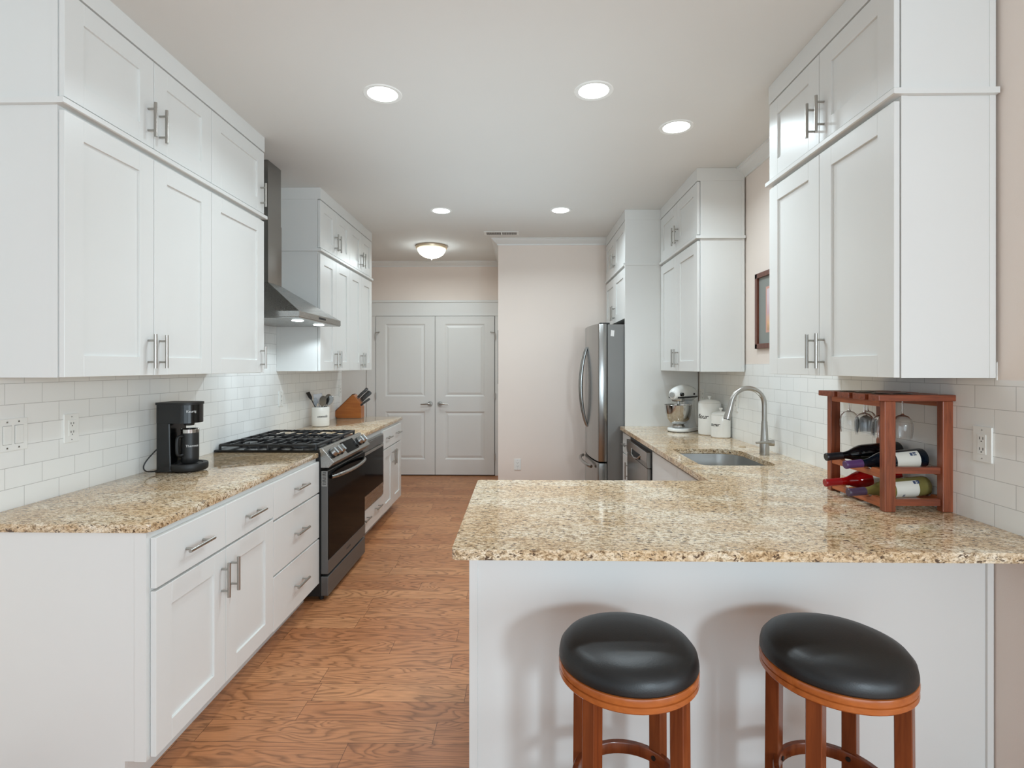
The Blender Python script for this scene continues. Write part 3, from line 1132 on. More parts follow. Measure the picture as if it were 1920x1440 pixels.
tb.xf(Matrix.Translation((-1.1843, 3.64, .200)) @ Matrix.Rotation(PI / 2, 4, 'Z') @ Matrix.Rotation(PI / 2, 4, 'X'))
tb.build('lettering', mat('grey_lettering', (95, 95, 95), .4, .6), od)
for y in (GY0 + .04, GY1 - .04):
    MB().cyl((-1.24, y, 0), (-1.24, y, .031), .015, n=12).build('levelling_foot', M_MATTE, rg)
# burners
for (bx, by, br) in ((-1.42, 3.42, .045), (-1.72, 3.42, .036), (-1.42, 3.88, .045), (-1.72, 3.88, .036), (-1.57, 3.645, .05)):
    MB().lathe([(0, .018), (br * .7, .018), (br * .75, .012), (br, .010), (br, .004), (br * 1.25, 0)], (bx, by, .928), n=24).build('burner', M_IRON, rg, True)
# grates: three cast iron sections


def grate(y0, y1, name='grate'):
    g = MB()
    z = .957
    x0, x1 = -1.865, -1.268
    w = .0065

    def bar(ax, ay, bx_, by_, zz=z, h=.010, ww=w):
        d = Vector((bx_ - ax, by_ - ay, 0))
        l = d.length
        d.normalize()
        nrm = Vector((-d.y, d.x, 0)) * ww
        pts_ = [(ax + nrm.x, ay + nrm.y), (bx_ + nrm.x, by_ + nrm.y), (bx_ - nrm.x, by_ - nrm.y), (ax - nrm.x, ay - nrm.y)]
        g.prism(pts_, 'Z', zz - h, zz + .004, .002, 1)
    bar(x0, y0, x1, y0)
    bar(x0, y1, x1, y1)
    bar(x0, y0, x0, y1)
    bar(x1, y0, x1, y1, ww=.011)
    bar((x0 + x1) / 2, y0, (x0 + x1) / 2, y1)
    ym = (y0 + y1) / 2
    # fingers
    nfx = 8
    for i in range(1, nfx):
        x = x0 + (x1 - x0) * i / nfx
        if i == 4:
            continue
        L = (y1 - y0) * (0.40 if i % 2 else .27)
        for (a, c) in ((y0, y0 + L), (y1, y1 - L)):
            bar(x, a, x, c, z + .003, .008, .005)
    bar(x0, ym, x0 + .09, ym, z + .003, .008, .005)
    bar(x1, ym, x1 - .09, ym, z + .003, .008, .005)
    bar((x0 + x1) / 2 - .09, ym, (x0 + x1) / 2 + .09, ym, z + .003, .008, .005)
    for x in (x0, x1, (x0 + x1) / 2):
        for y in (y0, y1):
            g.cyl((x, y, .9283), (x, y, z), .008, n=8)
    return g.build(name, M_IRON, rg)


grate(3.272, 3.515)
grate(3.529, 3.757)
grate(3.771, 4.014)

# ------------------------------------------------------------------ built-in microwave
mwt = thing('microwave', 'stainless built-in microwave below the far left counter', 'microwave', (-1.4, 4.4, .3))
b = MB()
mA, mB_ = 4.055, 4.738
b.box(-1.2580, -1.2300, mA, mB_, .305, .845, .003)
b.build('trim_frame', M_STEEL, mwt)
dmw = MB().box(-1.2298, -1.2180, mA + .03, mB_ - .035, .395, .765, .003).build('door', M_STEEL, mwt)
MB().box(-1.2183, -1.2160, mA + .05, mB_ - .06, .425, .742, .001, 1).build('window', M_GLASSBLK, dmw)
MB().box(-1.2299, -1.2200, mA + .03, mB_ - .035, .775, .835, .002).build('control_strip', M_STEELD, mwt)

# ------------------------------------------------------------------ range hood
hd = thing('range_hood', 'stainless steel chimney range hood mounted on the left tile wall', 'range hood', (-1.65, 3.67, 1.745))
HX, HY0, HY1 = -1.38, 3.292, 4.055
CX, CY0, CY1, CZ = -1.69, 3.533, 3.733, 2.004
b = MB()
b.box(LW + .001, HX, HY0, HY1, 1.752, 1.790, .0015, 1)
b.box(LW + .004, HX - .004, HY0 + .004, HY1 - .004, 1.745, 1.7515)
b.build('canopy_band', M_STEEL, hd)
b = MB()
A = [b.bm.verts.new(p) for p in ((LW + .001, HY0 + .004, 1.7905), (HX - .004, HY0 + .004, 1.7905), (HX - .004, HY1 - .004, 1.7905), (LW + .001, HY1 - .004, 1.7905))]
B = [b.bm.verts.new(p) for p in ((LW + .001, CY0, CZ), (CX, CY0, CZ), (CX, CY1, CZ), (LW + .001, CY1, CZ))]
for k in range(4):
    b.bm.faces.new([A[k], A[(k + 1) % 4], B[(k + 1) % 4], B[k]])
b.bm.faces.new(A)
b.bm.faces.new(B)
b.build('canopy', M_STEEL, hd)
b = MB().box(LW + .001, CX, CY0, CY1, CZ + .0005, 2.42)
b.box(LW + .001, CX - .003, CY0 + .003, CY1 - .003, 2.42, H - .0005)
b.build('chimney', M_STEELV, hd)
for y in (3.495, 3.860):
    MB().lathe([(0, -.004), (.032, -.004), (.036, -.002), (.038, 0)], (-1.475, y, 1.7445), n=24).build('hood_lamp', M_LAMP, hd, True)
    l = bpy.data.lights.new('hood_light', 'SPOT')
    l.energy = 5.0
    l.spot_size = math.radians(150)
    l.spot_blend = .35
    l.shadow_soft_size = .02
    l.color = (1, .98, .95)
    o = bpy.data.objects.new('hood_light', l)
    COL.objects.link(o)
    o.location = (-1.475, y, 1.735)
MB().box(HX + .0001, HX + .002, 3.62, 3.74, 1.764, 1.778).build('control_buttons', M_MATTE, hd)

# ------------------------------------------------------------------ lights in the ceiling
can_specs = [((-0.703, 2.693), 'recessed ceiling light above the left counter nearest the camera'),
             ((0.363, 2.680), 'recessed ceiling light above the breakfast bar corner'),
             ((0.895, 3.095), 'recessed ceiling light in front of the sink'),
             ((-0.710, 4.726), 'recessed ceiling light between range hood and flush ceiling light'),
             ((0.348, 4.728), 'recessed ceiling light in front of the refrigerator side')]
can0 = None
for i, ((x, y), lab) in enumerate(can_specs):
    if can0 is None:
        can0 = thing('recessed_light', lab, 'ceiling light', (0, 0, 0), 'recessed ceiling lights')
        MB().lathe([(.076, -.003), (.094, -.004), (.098, 0)], (0, 0, 0), n=40).build('trim_ring', M_PLATE, can0, True)
        MB().lathe([(0, -.0025), (.073, -.0025), (.0755, -.001)], (0, 0, 0), n=40).build('lens', M_LAMP, can0, True)
        c = can0
    else:
        c = copy_tree(can0)
    c.location = (x, y, H - .0002)
    c['label'] = lab
    area('recessed_lamp', (x, y, H - .02), (0, 0, 0), .14, .14, 7.5, (1, .975, .94), 'DISK', math.radians(150))

fl = thing('flush_ceiling_light', 'frosted dome flush ceiling light in front of the double doors', 'ceiling light', (-1.03, 6.11, H))
MB().lathe([(.175, 0), (.182, -.012), (.178, -.030), (.160, -.036)], (-1.03, 6.11, H), n=48).build('rim', mat('brass_nickel_rim', (225, 208, 180), .35, .6), fl, True)
MB().lathe([(.164, -.036), (.158, -.062), (.135, -.095), (.095, -.122), (.05, -.137), (0, -.142)], (-1.03, 6.11, H), n=48).build('glass_dome', M_SHADE, fl, True)
MB().lathe([(0, -.163), (.006, -.158), (.009, -.150), (.006, -.142), (.012, -.138)], (-1.03, 6.11, H), n=16).build('finial', M_NICKEL, fl, True)
area('flush_lamp', (-1.03, 6.11, H - .19), (0, 0, 0), .3, .3, 7, (1, .95, .88), 'DISK')
o = area('flush_lamp_glow', (-1.03, 6.11, H - .18), (PI, 0, 0), .3, .3, 1.2, (1, .95, .88), 'DISK')

# ceiling vent
vt = thing('ceiling_vent', 'white louvred ceiling vent above the greige pantry wall', 'vent', (-.205, 5.52, H))
MB().box(-.385, -.025, 5.45, 5.60, H - .006, H - .0005, .002).build('frame', M_PLATE, vt)
b = MB()
for k in range(28):
    x = -.358 + .0108 * k + (.012 if k > 13 else 0)
    b.box(x, x + .0062, 5.478, 5.572, H - .0085, H - .0062)
b.build('louvre_slots', M_SLOT, vt)

# ------------------------------------------------------------------ outlets and switches


def outlet(nx, x, y, z, label, double=False, face='x'):
    t = thing('light_switch' if double else 'wall_outlet', label, 'switch' if double else 'outlet', (x, y, z))
    hw = .059 if double else .037
    if face == 'x':
        bx = lambda d0, d1, a0, a1, z0, z1, bv=0.0: MB().box(x + nx * d0, x + nx * d1, y + a0, y + a1, z + z0, z + z1, bv)
    else:
        bx = lambda d0, d1, a0, a1, z0, z1, bv=0.0: MB().box(x + a0, x + a1, y - d0, y - d1, z + z0, z + z1, bv)
    bx(.0002, .006, -hw, hw, -.060, .060, .002).build('wall_plate', M_PLATE, t)
    if double:
        for s in (-.023, .023):
            bx(.0058, .0064, s - .0172, s + .0172, -.0352, .0352).build('rocker_shade_line', mat('recess_shade_grey', (150, 150, 147), .5), t)  # grey plate painted as the shade line around each rocker
            bx(.006, .0085, s - .016, s + .016, -.034, .034, .0015).build('rocker', M_PLATE, t)
            for zz in (-.048, .048):
                bx(.006, .0068, s - .003, s + .003, zz - .003, zz + .003).build('screw', M_NICKEL, t)
    else:
        r = bx(.006, .008, -.017, .017, -.034, .034, .001).build('receptacle', M_PLATE, t)
        for zz in (-.019, .017):
            for s in (-.0065, .0065):
                bx(.008, .0084, s - .0013, s + .0013, zz - .001, zz + .008).build('slot', M_SLOT, r)
            bx(.008, .0084, -.0022, .0022, zz - .009, zz - .005).build('slot', M_SLOT, r)
        for zz in (-.048, .048):
            bx(.006, .0066, -.002, .002, zz - .002, zz + .002).build('screw', M_NICKEL, t)
    return t


outlet(1, LW, 1.950, 1.189, 'white double rocker switch plate on the tiles above the left counter end', True)
outlet(1, LW, 2.209, 1.184, 'white duplex outlet on the tiles between switch plate and coffee maker')
outlet(1, LW, 4.166, 1.188, 'white outlet on the left tiles beside the utensil crock, behind the range')
outlet(1, LW, 5.540, 1.190, 'white outlet seen edge-on at the tile end above the knife block')
outlet(-1, RW, 1.829, 1.180, 'white duplex outlet on the tiles right of the wine rack')
outlet(-1, RW, 3.900, 1.175, 'white outlet on the tiles behind the faucet neck')
outlet(-1, RW, 4.60, 1.19, 'white outlet edge-on above the flour canister')
outlet(1, -0.040, YC, .375, 'white duplex outlet low on the greige pantry wall', face='y')

# ------------------------------------------------------------------ framed picture on the right wall
fp = thing('framed_picture', 'brown wood framed picture with grey mat on the right wall behind the cabinet', 'picture', (RW, 3.30, 1.8))
PY0, PY1, PZ0, PZ1 = 2.96, 3.560, 1.558, 2.050
b = MB()
for (a, c, d, e) in ((PY0, PY1, PZ0, PZ0 + .032), (PY0, PY1, PZ1 - .032, PZ1), (PY0, PY0 + .032, PZ0, PZ1), (PY1 - .032, PY1, PZ0, PZ1)):
    b.box(RW + .0025, RW - .016, a, c, d, e, .002)
b.build('frame', M_FRAME, fp)
MB().box(RW + .0025, RW - .001, PY0 + .03, PY1 - .03, PZ0 + .03, PZ1 - .03).build('mat', mat('grey_mat', (140, 143, 138), .7), fp)
MB().box(RW - .001, RW - .0018, PY0 + .13, PY1 - .13, PZ0 + .10, PZ1 - .10, ).build('inner_mat', mat('pink_mat_line', (205, 160, 145), .7), fp)


def print_mat():
    m = mat('sunset_print', (210, 170, 140), .6)
    bb = m.node_tree.nodes['Principled BSDF']
    tc = nn(m, 'ShaderNodeTexCoord')
    sp = nn(m, 'ShaderNodeSeparateXYZ')
    rp = nn(m, 'ShaderNodeValToRGB')
    nz = nn(m, 'ShaderNodeTexNoise', Scale=14.0)
    ad = nn(m, 'ShaderNodeMath', operation='MULTIPLY_ADD')
    ad.inputs[1].default_value = .12
    mr = nn(m, 'ShaderNodeMapRange')
    mr.inputs['From Min'].default_value = -.14
    mr.inputs['From Max'].default_value = .16
    lk(m, tc, 'Object', nz, 'Vector')
    lk(m, tc, 'Object', sp, 0)
    lk(m, nz, 0, ad, 0)
    lk(m, sp, 'Z', ad, 2)
    lk(m, ad, 0, mr, 0)
    lk(m, mr, 0, rp, 0)
    e = rp.color_ramp.elements
    e[0].color = lin((120, 100, 70))
    e[1].color = lin((214, 200, 205))
    k = e.new(.35)
    k.color = lin((220, 180, 140))
    k = e.new(.6)
    k.color = lin((205, 175, 180))
    lk(m, rp, 0, bb, 'Base Color')
    return m


MB().box(RW - .0018, RW - .0024, PY0 + .145, PY1 - .145, PZ0 + .115, PZ1 - .115).build('print', print_mat(), fp)

# ------------------------------------------------------------------ bar stools


def make_stool():
    t = thing('bar_stool', '', 'stool', (0, 0, 0), 'backless bar stools at the breakfast bar')
    R = .1855
    prof = [(0, .716), (.06, .7155), (.11, .713), (.145, .706), (.169, .695), (.182, .679), (R, .662), (.186, .654), (.181, .649), (0, .649)]
    MB().lathe(prof, n=64).build('seat_cushion', M_LEATHER, t, True)
    tor = [(.1815 * math.cos(a), .1815 * math.sin(a),   .6525) for a in [2 * PI * i / 64 for i in range(64)]]
    pc = MB().tube(tor, .0035, 8, closed=True).build('piping', M_LEATHER, t.children[0], True)
    prof = [(0, .6485), (.182, .6485), (.185, .647), (.187, .641), (.1865, .631), (.182, .6295), (.182, .6275), (.1855, .626), (.1865, .614), (.183, .610), (.150, .609), (0, .609)]
    MB().lathe(prof, n=64).build('seat_ring', M_STOOLR, t, True)
    for sx in (-1, 1):
        for sy in (-1, 1):
            b = MB()
            top = Vector((.110 * sx, .110 * sy, .6085))
            bot = Vector((.113 * sx, .113 * sy, 0))
            d = Vector((sx, sy, 0)).normalized()
            e = Vector((-d.y, d.x, 0))
            w = .019
            for p in (top, bot):
                for (i, j) in ((-1, -1), (1, -1), (1, 1), (-1, 1)):
                    b.bm.verts.new(p + d * w * i + e * w * j)
            b.bm.verts.ensure_lookup_table()
            V = b.bm.verts
            for f in ((0, 1, 2, 3), (4, 5, 6, 7), (0, 1, 5, 4), (1, 2, 6, 5), (2, 3, 7, 6), (3, 0, 4, 7)):
                b.bm.faces.new([V[i] for i in f])
            b._fin(list(V), .002, 1)
            b.build('leg', M_STOOL, t)
    # foot ring (hoop of flat wood) inside legs
    b = MB()
    prof = [(.136, .288), (.149, .288), (.151, .291), (.151, .319), (.149, .322), (.136, .322), (.134, .319), (.134, .291), (.136, .288)]
    b.lathe(prof, n=64)
    fr_ = b.build('foot_ring', M_STOOL, t, True)
    for sx in (-1, 1):
        for sy in (-1, 1):
            d = Vector((sx, sy, 0)).normalized()
            p = Vector((0, 0, .305)) + d * .1335
            MB().cyl(p, p - d * .003, .0065, n=14).build('screw', M_MATTE, fr_, True)
    return t


st = make_stool()
st.location = (.290, 1.462, 0)
st['label'] = 'round black leather bar stool nearest the walkway'
s2 = copy_tree(st)
s2.location = (.853, 1.468, 0)
s2['label'] = 'round black leather bar stool nearest the right wall'

# ------------------------------------------------------------------ coffee maker with mug
cf = thing('coffee_maker', 'black single-serve coffee maker on the left granite counter', 'coffee maker', (-1.72, 2.69, ZC1))
yc = 2.690
w = .062


def rrect(x0, x1, y0, y1, r0, r1, n=6):
    """rounded rectangle, r0 at x0 side, r1 at x1 side"""
    return (arc(x0 + r0, y0 + r0, r0, 180, 270, n) + arc(x1 - r1, y0 + r1, r1, 270, 360, n) +
            arc(x1 - r1, y1 - r1, r1, 0, 90, n) + arc(x0 + r0, y1 - r0, r0, 90, 180, n))


b = MB().prism(rrect(-1.820, -1.742, yc - w - .006, yc + w + .006, .012, .008), 'Z', ZC1 + .004, 1.158, .002, 1)
for v_ in b.bm.verts:
    k = (1.158 - v_.co.z) / .24
    if v_.co.x > -1.77:
        v_.co.x -= (1 - k) * .006
b.build('water_tank_column', M_BLACK, cf, True)
hdp = MB().prism(rrect(-1.820, -1.634, yc - w - .008, yc + w + .008, .014, .062, 10), 'Z', 1.1585, 1.250, .003, 2).build('brew_head', M_BLACK, cf, True)
MB().prism(rrect(-1.824, -1.630, yc - w - .012, yc + w + .012, .016, .066, 10), 'Z', 1.2505, 1.262, .003, 2).build('lid', M_MATTE, cf, True)
MB().cyl((-1.692, yc, 1.143), (-1.692, yc, 1.158), .022, .026).build('spout', M_MATTE, cf, True)
b = MB()
b.lathe([(0, .004), (.078, .004), (.084, .008), (.086, .018), (.086, .032), (.083, .040), (.062, .040), (.060, .036), (0, .036)], (-1.692, yc, ZC1), n=44)
b.build('drip_tray', M_MATTE, cf, True)
MB().box(-1.824, -1.74, yc - w - .004, yc + w + .004, ZC1, ZC1 + .012, .002).build('base', M_MATTE, cf)
tb = wrap_text('Keurig', .017, (-1.696, yc - .008), .0622, math.radians(-42), 1.212)
tb.build('lettering', M_LETTERW, hdp)


def smooth_path(p, n=6):
    p = [Vector(q) for q in p]
    o = []
    for i in range(len(p) - 1):
        a, b_, c_, d_ = p[max(i - 1, 0)], p[i], p[i + 1], p[min(i + 2, len(p) - 1)]
        for k in range(n):
            t_ = k / n
            o.append(0.5 * ((2 * b_) + (-a + c_) * t_ + (2 * a - 5 * b_ + 4 * c_ - d_) * t_ ** 2 + (-a + 3 * b_ - 3 * c_ + d_) * t_ ** 3))
    o.append(p[-1])
    return o


cord = [(-1.819, 2.665, 1.045), (-1.834, 2.635, 1.015), (-1.852, 2.603, .975), (-1.858, 2.592, .945), (-1.850, 2.600, .925), (-1.835, 2.630, .919), (-1.822, 2.66, .9185)]
MB().tube(smooth_path(cord), .0032, 8).build('power_cord', M_RUBBER, cf, True)
mg = thing('travel_mug', 'black insulated mug with steel rim standing on the coffee maker tray', 'mug', (-1.688, yc, ZC1 + .041))
MZ = ZC1 + .0405
mg_body = MB().lathe([(0, 0), (.036, 0), (.039, .004), (.0405, .03), (.0405, .152)], (-1.688, yc, MZ), n=40).build('mug_body', mat('mug_black', (32, 32, 32), .4), mg, True)
MB().lathe([(.0407, .152), (.0412, .170), (.0395, .172), (.037, .170), (.037, .02), (0, .02)], (-1.688, yc, MZ), n=40).build('steel_rim', M_BOWL, mg, True)
a0 = math.radians(248)
dv = Vector((math.cos(a0), math.sin(a0), 0))
c0 = Vector((-1.688, yc, MZ))
MB().tube(smooth_path([c0 + dv * .039 + Vector((0, 0, .135)), c0 + dv * .058 + Vector((0, 0, .136)), c0 + dv * .068 + Vector((0, 0, .12)),
                       c0 + dv * .068 + Vector((0, 0, .06)), c0 + dv * .058 + Vector((0, 0, .042)), c0 + dv * .039 + Vector((0, 0, .043))]), .0080, 10).build('handle', M_MATTE, mg, True)
wrap_text('Thermos', .017, (-1.688, yc), .0405, math.radians(-42), MZ + .082).build('lettering', M_LETTERW, mg_body)

# ------------------------------------------------------------------ utensil crock + utensils
ck = thing('utensil_crock', 'white ceramic crock of cooking utensils behind the range', 'crock', (-1.772, 4.683, ZC1))
CK = (-1.772, 4.683)
MB().lathe([(0, .006), (.068, .006), (.068, .168), (.072, .171), (.075, .168), (.0755, .160), (.0755, .012), (.072, .004), (.06, 0), (0, 0)], (CK[0], CK[1], ZC1 + .0003), n=44).build('jar', M_CERAMIC, ck, True)
wrap_text('utensils', .030, CK, .0757, math.radians(-58), ZC1 + .082, .35, .0003).build('lettering', M_LETTER, ck.children[0])
zt = ZC1 + .02


def utensil(name, label, p0, p1, head, m):
    t = thing(name, label, 'utensil', (CK[0], CK[1], zt))
    P0, P1 = Vector(p0), Vector(p1)
    MB().tube([P0, P1], .0045, 8).build('handle', m, t, True)
    d = (P1 - P0).normalized()
    head(t, P1, d, m)
    return t


def frame_for(d, face):
    f = Vector(face)
    f = (f - d * f.dot(d)).normalized()
    s = d.cross(f)
    return Matrix((s, f, d)).transposed().to_4x4()


def flat_head(outline, th, face):
    def h(t, P, d, m):
        b = MB().prism(outline, 'Y', -th / 2, th / 2, .0008, 1)
        b.xf(Matrix.Translation(P) @ frame_for(d, face))
        b.build('head', m, t, True)
    return h


def ladle_head(rx, rz, face):
    def h(t, P, d, m):
        b = MB()
        b.lathe([(0, 0), (.4, .03), (.75, .14), (1, .42), (.96, .44), (.7, .2), (.36, .09), (0, .06)], n=24)
        b.xf(Matrix.Translation(P + d * rz * .9) @ frame_for(d, face) @ Matrix.Diagonal((rx, rx, rz, 1)) @ Matrix.Rotation(PI / 2, 4, 'X'))
        b.build('head', m, t, True)
    return h


CAMF = (.35, -.94, .1)
M_UT = mat('utensil_steel', (150, 150, 150), .22, 1.0)
turner = [(-.012, 0), (-.036, .02), (-.038, .085), (.038, .085), (.036, .02), (.012, 0)]
spoon = [(-.006, 0), (-.022, .018), (-.030, .045), (-.028, .072), (-.015, .092), (0, .097), (.015, .092), (.028, .072), (.030, .045), (.022, .018), (.006, 0)]
utensil('spatula', 'black spatula leaning left out of the utensil crock', (-1.745, 4.683, zt), (-1.850, 4.672, 1.150), flat_head([(-.01, 0), (-.022, .02), (-.024, .072), (.024, .072), (.022, .02), (.01, 0)], .003, (.9, -.3, .3)), M_MATTE)
utensil('slotted_turner', 'steel turner standing at the back of the utensil crock', (-1.765, 4.70, zt), (-1.800, 4.715, 1.115), flat_head(turner, .002, CAMF), M_UT)
utensil('serving_spoon', 'round steel serving spoon in the middle of the utensil crock', (-1.775, 4.65, zt), (-1.742, 4.632, 1.092), flat_head(spoon, .005, CAMF), M_UT)
utensil('ladle', 'steel ladle in the utensil crock with its bowl turned up', (-1.79, 4.69, zt), (-1.728, 4.690, 1.115), ladle_head(.034, .045, (0, -1, .3)), M_UT)
utensil('slotted_spoon', 'steel slotted spoon leaning right out of the utensil crock', (-1.80, 4.67, zt), (-1.709, 4.665, 1.100), flat_head(spoon, .005, (.2, -.8, .5)), M_UT)
utensil('whisk', 'steel whisk at the front of the utensil crock', (-1.80, 4.65, zt), (-1.800, 4.640, 1.090), flat_head([(-.004, 0), (-.016, .03), (-.018, .055), (-.010, .075), (0, .08), (.010, .075), (.018, .055), (.016, .03), (.004, 0)], .004, CAMF), M_UT)

# ------------------------------------------------------------------ knife block + knives
kb = thing('knife_block', 'slanted orange-brown wooden knife block on the far left counter', 'knife block', (-1.75, 5.45, ZC1))
KY0, KY1 = 5.400, 5.510
MB().prism([(-1.876, ZC1 + .0003), (-1.629, ZC1 + .0003), (-1.629, 1.028), (-1.646, 1.045), (-1.634, 1.060), (-1.708, 1.153), (-1.724, 1.150), (-1.908, .968), (-1.905, .940)], 'Y', KY0, KY1, .003).build('block', M_KBLOCK, kb)
b = MB().prism([(-1.7245, 1.1525), (-1.718, 1.160), (-1.913, .972), (-1.9085, .966)], 'Y', KY0 + .002, KY1 - .002)
b.build('dark_back_edge', mat('walnut_strip', (74, 40, 24), .4), kb)
kdir = Vector((.80, 0, .60)).normalized()


def knife(label, x, z, y, ln, wd, tilt=0):
    d = Vector((math.cos(tilt), 0, math.sin(tilt)))
    t = thing('kitchen_knife', label, 'knife', (x, y, z), 'knives in the wooden block')
    P = Vector((x, y, z))
    fr_m = frame_for(d, (0, -1, 0))
    hb = MB().prism([(-wd * .42, 0), (-wd * .5, ln * .3), (-wd * .36, ln * .6), (-wd * .55, ln * .92), (-wd * .3, ln), (wd * .35, ln), (wd * .5, ln * .85), (wd * .40, ln * .45), (wd * .5, 0)], 'Y', -.008, .008, .003)
    hb.xf(Matrix.Translation(P) @ fr_m)
    hd_ = hb.build('handle', mat('knife_handle_grey', (62, 62, 62), .38), t, True)
    cb_ = MB().prism([(-wd * .4, -.010), (-wd * .4, .002), (wd * .45, .002), (wd * .45, -.010)], 'Y', -.006, .006, .001, 1)
    cb_.xf(Matrix.Translation(P) @ fr_m)
    cb_.build('bolster', M_UT, t)
    rv = MB()
    for q_ in (.25, .55, .85):
        p_ = P + d * ln * q_
        rv.cyl(p_ + Vector((0, -.0075, 0)), p_ + Vector((0, -.0092, 0)), .003, n=10)
    rv.build('rivets', M_UT, hd_)
    return t


knife('large grey-handled knife highest in the wooden knife block', -1.672, 1.125, 5.44, .135, .030, math.radians(43))
knife('wide grey-handled knife in the middle of the knife block', -1.645, 1.090, 5.47, .130, .038, math.radians(42))
knife('small knife lowest in the front of the knife block', -1.641, 1.044, 5.43, .115, .022, math.radians(36))
knife('grey-handled knife at the rear of the knife block', -1.655, 1.108, 5.495, .115, .026, math.radians(43))

# ------------------------------------------------------------------ faucet and counter button
fc = thing('faucet', 'brushed nickel gooseneck pull-down faucet beside the sink', 'faucet', (1.454, 3.215, ZC1))
FX, FYc = 1.454, 3.215
MB().lathe([(0, 0), (.027, 0), (.027, .06), (.025, .075), (.0225, .085), (.019, .15), (.0165, .20), (0, .20)], (FX, FYc, ZC1 + .0003), n=32).build('base_column', M_NICKEL, fc, True)
pts = [(FX, FYc, ZC1 + .19)]
RA = .098
cx_, cz_ = FX - RA, 1.214
for i in range(15):
    a = math.radians(0 + 165 * i / 14)
    pts.append((cx_ + RA * math.cos(a), FYc, cz_ + RA * math.sin(a)))
end = Vector(pts[-1])
tdir = Vector((-math.sin(math.radians(165)), 0, math.cos(math.radians(165)))).normalized()
MB().tube(pts, .0145, 16).build('neck', M_NICKEL, fc, True)
e1 = end + tdir * .035
e2 = end + tdir * .115
b = MB().tube([end, e1, e1 + tdir * .02, e2], [.0155, .0175, .019, .0215], 20)
b.build('spray_head', M_NICKEL, fc, True)
MB().cyl(e2, e2 + tdir * .004, .019, n=20).build('spray_face', M_MATTE, fc, True)
b = MB().cyl((FX, FYc, ZC1 + .072), (FX + .052, FYc - .012, ZC1 + .072), .018, n=24)
b.tube([(FX + .030, FYc - .02, ZC1 + .076), (FX - .02, FYc - .03, ZC1 + .078), (FX - .065, FYc - .035, ZC1 + .076)], [.008, .007, .006], 12)
b.build('lever_handle', M_NICKEL, fc, True)
tag(MB().lathe([(0, .006), (.016, .006), (.020, .004), (.0215, 0)], (1.451, 3.524, ZC1 + .0003), n=28).build('counter_button', mat('tan_button', (178, 158, 128), .3), smooth=True),
    'small round tan button cap on the granite behind the sink', 'button')

# ------------------------------------------------------------------ canisters


def canister(name, label, c, r, h, text, ang, knob):
    t = thing(name, label, 'canister', (c[0], c[1], ZC1))
    z = ZC1 + .0003
    body = MB().lathe([(0, 0), (r * .93, 0), (r, .006), (r, h - .006), (r * .98, h), (r * .9, h), (0, h)], (c[0], c[1], z), n=48).build('jar', M_CERAMIC, t, True)
    lid = MB().lathe([(r * .97, h + .001), (r * .98, h + .006), (r * .85, h + .016), (r * .45, h + .026), (0, h + .029)], (c[0], c[1], z), n=48).build('lid', M_CERAMIC, t, True)
    MB().lathe([(.006, h + .026), (.007, h + .036), (.014, h + .044), (.013, h + .052), (0, h + .056)], (c[0], c[1], z), n=24).build('knob', M_CERAMIC, lid, True)
    wrap_text(text, .048 if h > .2 else .036, c, r, ang, z + h * .52, .35, .0006).build('lettering', M_LETTER, body)
    return t


canister('flour_canister', 'large white ceramic flour canister behind the smaller one', (1.462, 4.168), .084, .245, 'flour', math.radians(-150), True)
canister('sugar_canister', 'smaller white ceramic sugar canister in front of the flour one', (1.489, 4.006), .070, .166, 'sugar', math.radians(-150), True)

# ------------------------------------------------------------------ stand mixer (built facing -x, then turned)
mx = thing('stand_mixer', 'white stand mixer with stainless bowl in the right counter corner', 'mixer', (1.355, 4.425, ZC1))
L0 = Vector((0, 0, 0))
ORG[mx.name] = Vector((0, 0, 0))
MW = mat('mixer_white', (236, 236, 233), .15)
b = MB()
b.prism(arc(-.075, -.0, .090, 90, 270, 14) + arc(.09, -.035, .045, 270, 360, 6) + arc(.09, .035, .045, 0, 90, 6), 'Z', .004, .030, .007, 3)
b.build('base', MW, mx, True)
MB().prism(arc(-.075, -.0, .086, 90, 270, 14) + arc(.09, -.035, .041, 270, 360, 6) + arc(.09, .035, .041, 0, 90, 6), 'Z', .0003, .004).build('foot_pad', M_MATTE, mx)
b = MB()
rings = []
for (z, xc_, rx, ry) in ((.028, .078, .058, .062), (.07, .088, .046, .050), (.13, .090, .038, .044), (.19, .086, .038, .044), (.245, .078, .045, .046)):
    rings.append([b.bm.verts.new((xc_ + rx * math.cos(t_), ry * math.sin(t_), z)) for t_ in [2 * PI * i / 28 for i in range(28)]])
for A, B in zip(rings, rings[1:]):
    for i in range(28):
        b.bm.faces.new([A[i], A[(i + 1) % 28], B[(i + 1) % 28], B[i]])
b.bm.faces.new(rings[0])
b.bm.faces.new(rings[-1])
b.build('column', MW, mx, True)
# head: bullet along x
b = MB()
rings = []
for (x, ry, rz, zc_) in ((-.165, .020, .020, .300), (-.160, .036, .036, .300), (-.140, .050, .050, .302), (-.10, .058, .060, .306), (-.03, .062, .068, .310), (.05, .062, .066, .308), (.11, .056, .056, .302), (.145, .042, .040, .297), (.158, .020, .018, .294)):
    rings.append([b.bm.verts.new((x, ry * math.cos(t_), zc_ + rz * math.sin(t_))) for t_ in [2 * PI * i / 32 for i in range(32)]])
for A, B in zip(rings, rings[1:]):
    for i in range(32):
        b.bm.faces.new([A[i], A[(i + 1) % 32], B[(i + 1) % 32], B[i]])
b.bm.faces.new(rings[0])
b.bm.faces.new(rings[-1])
head = b.build('head', MW, mx, True)
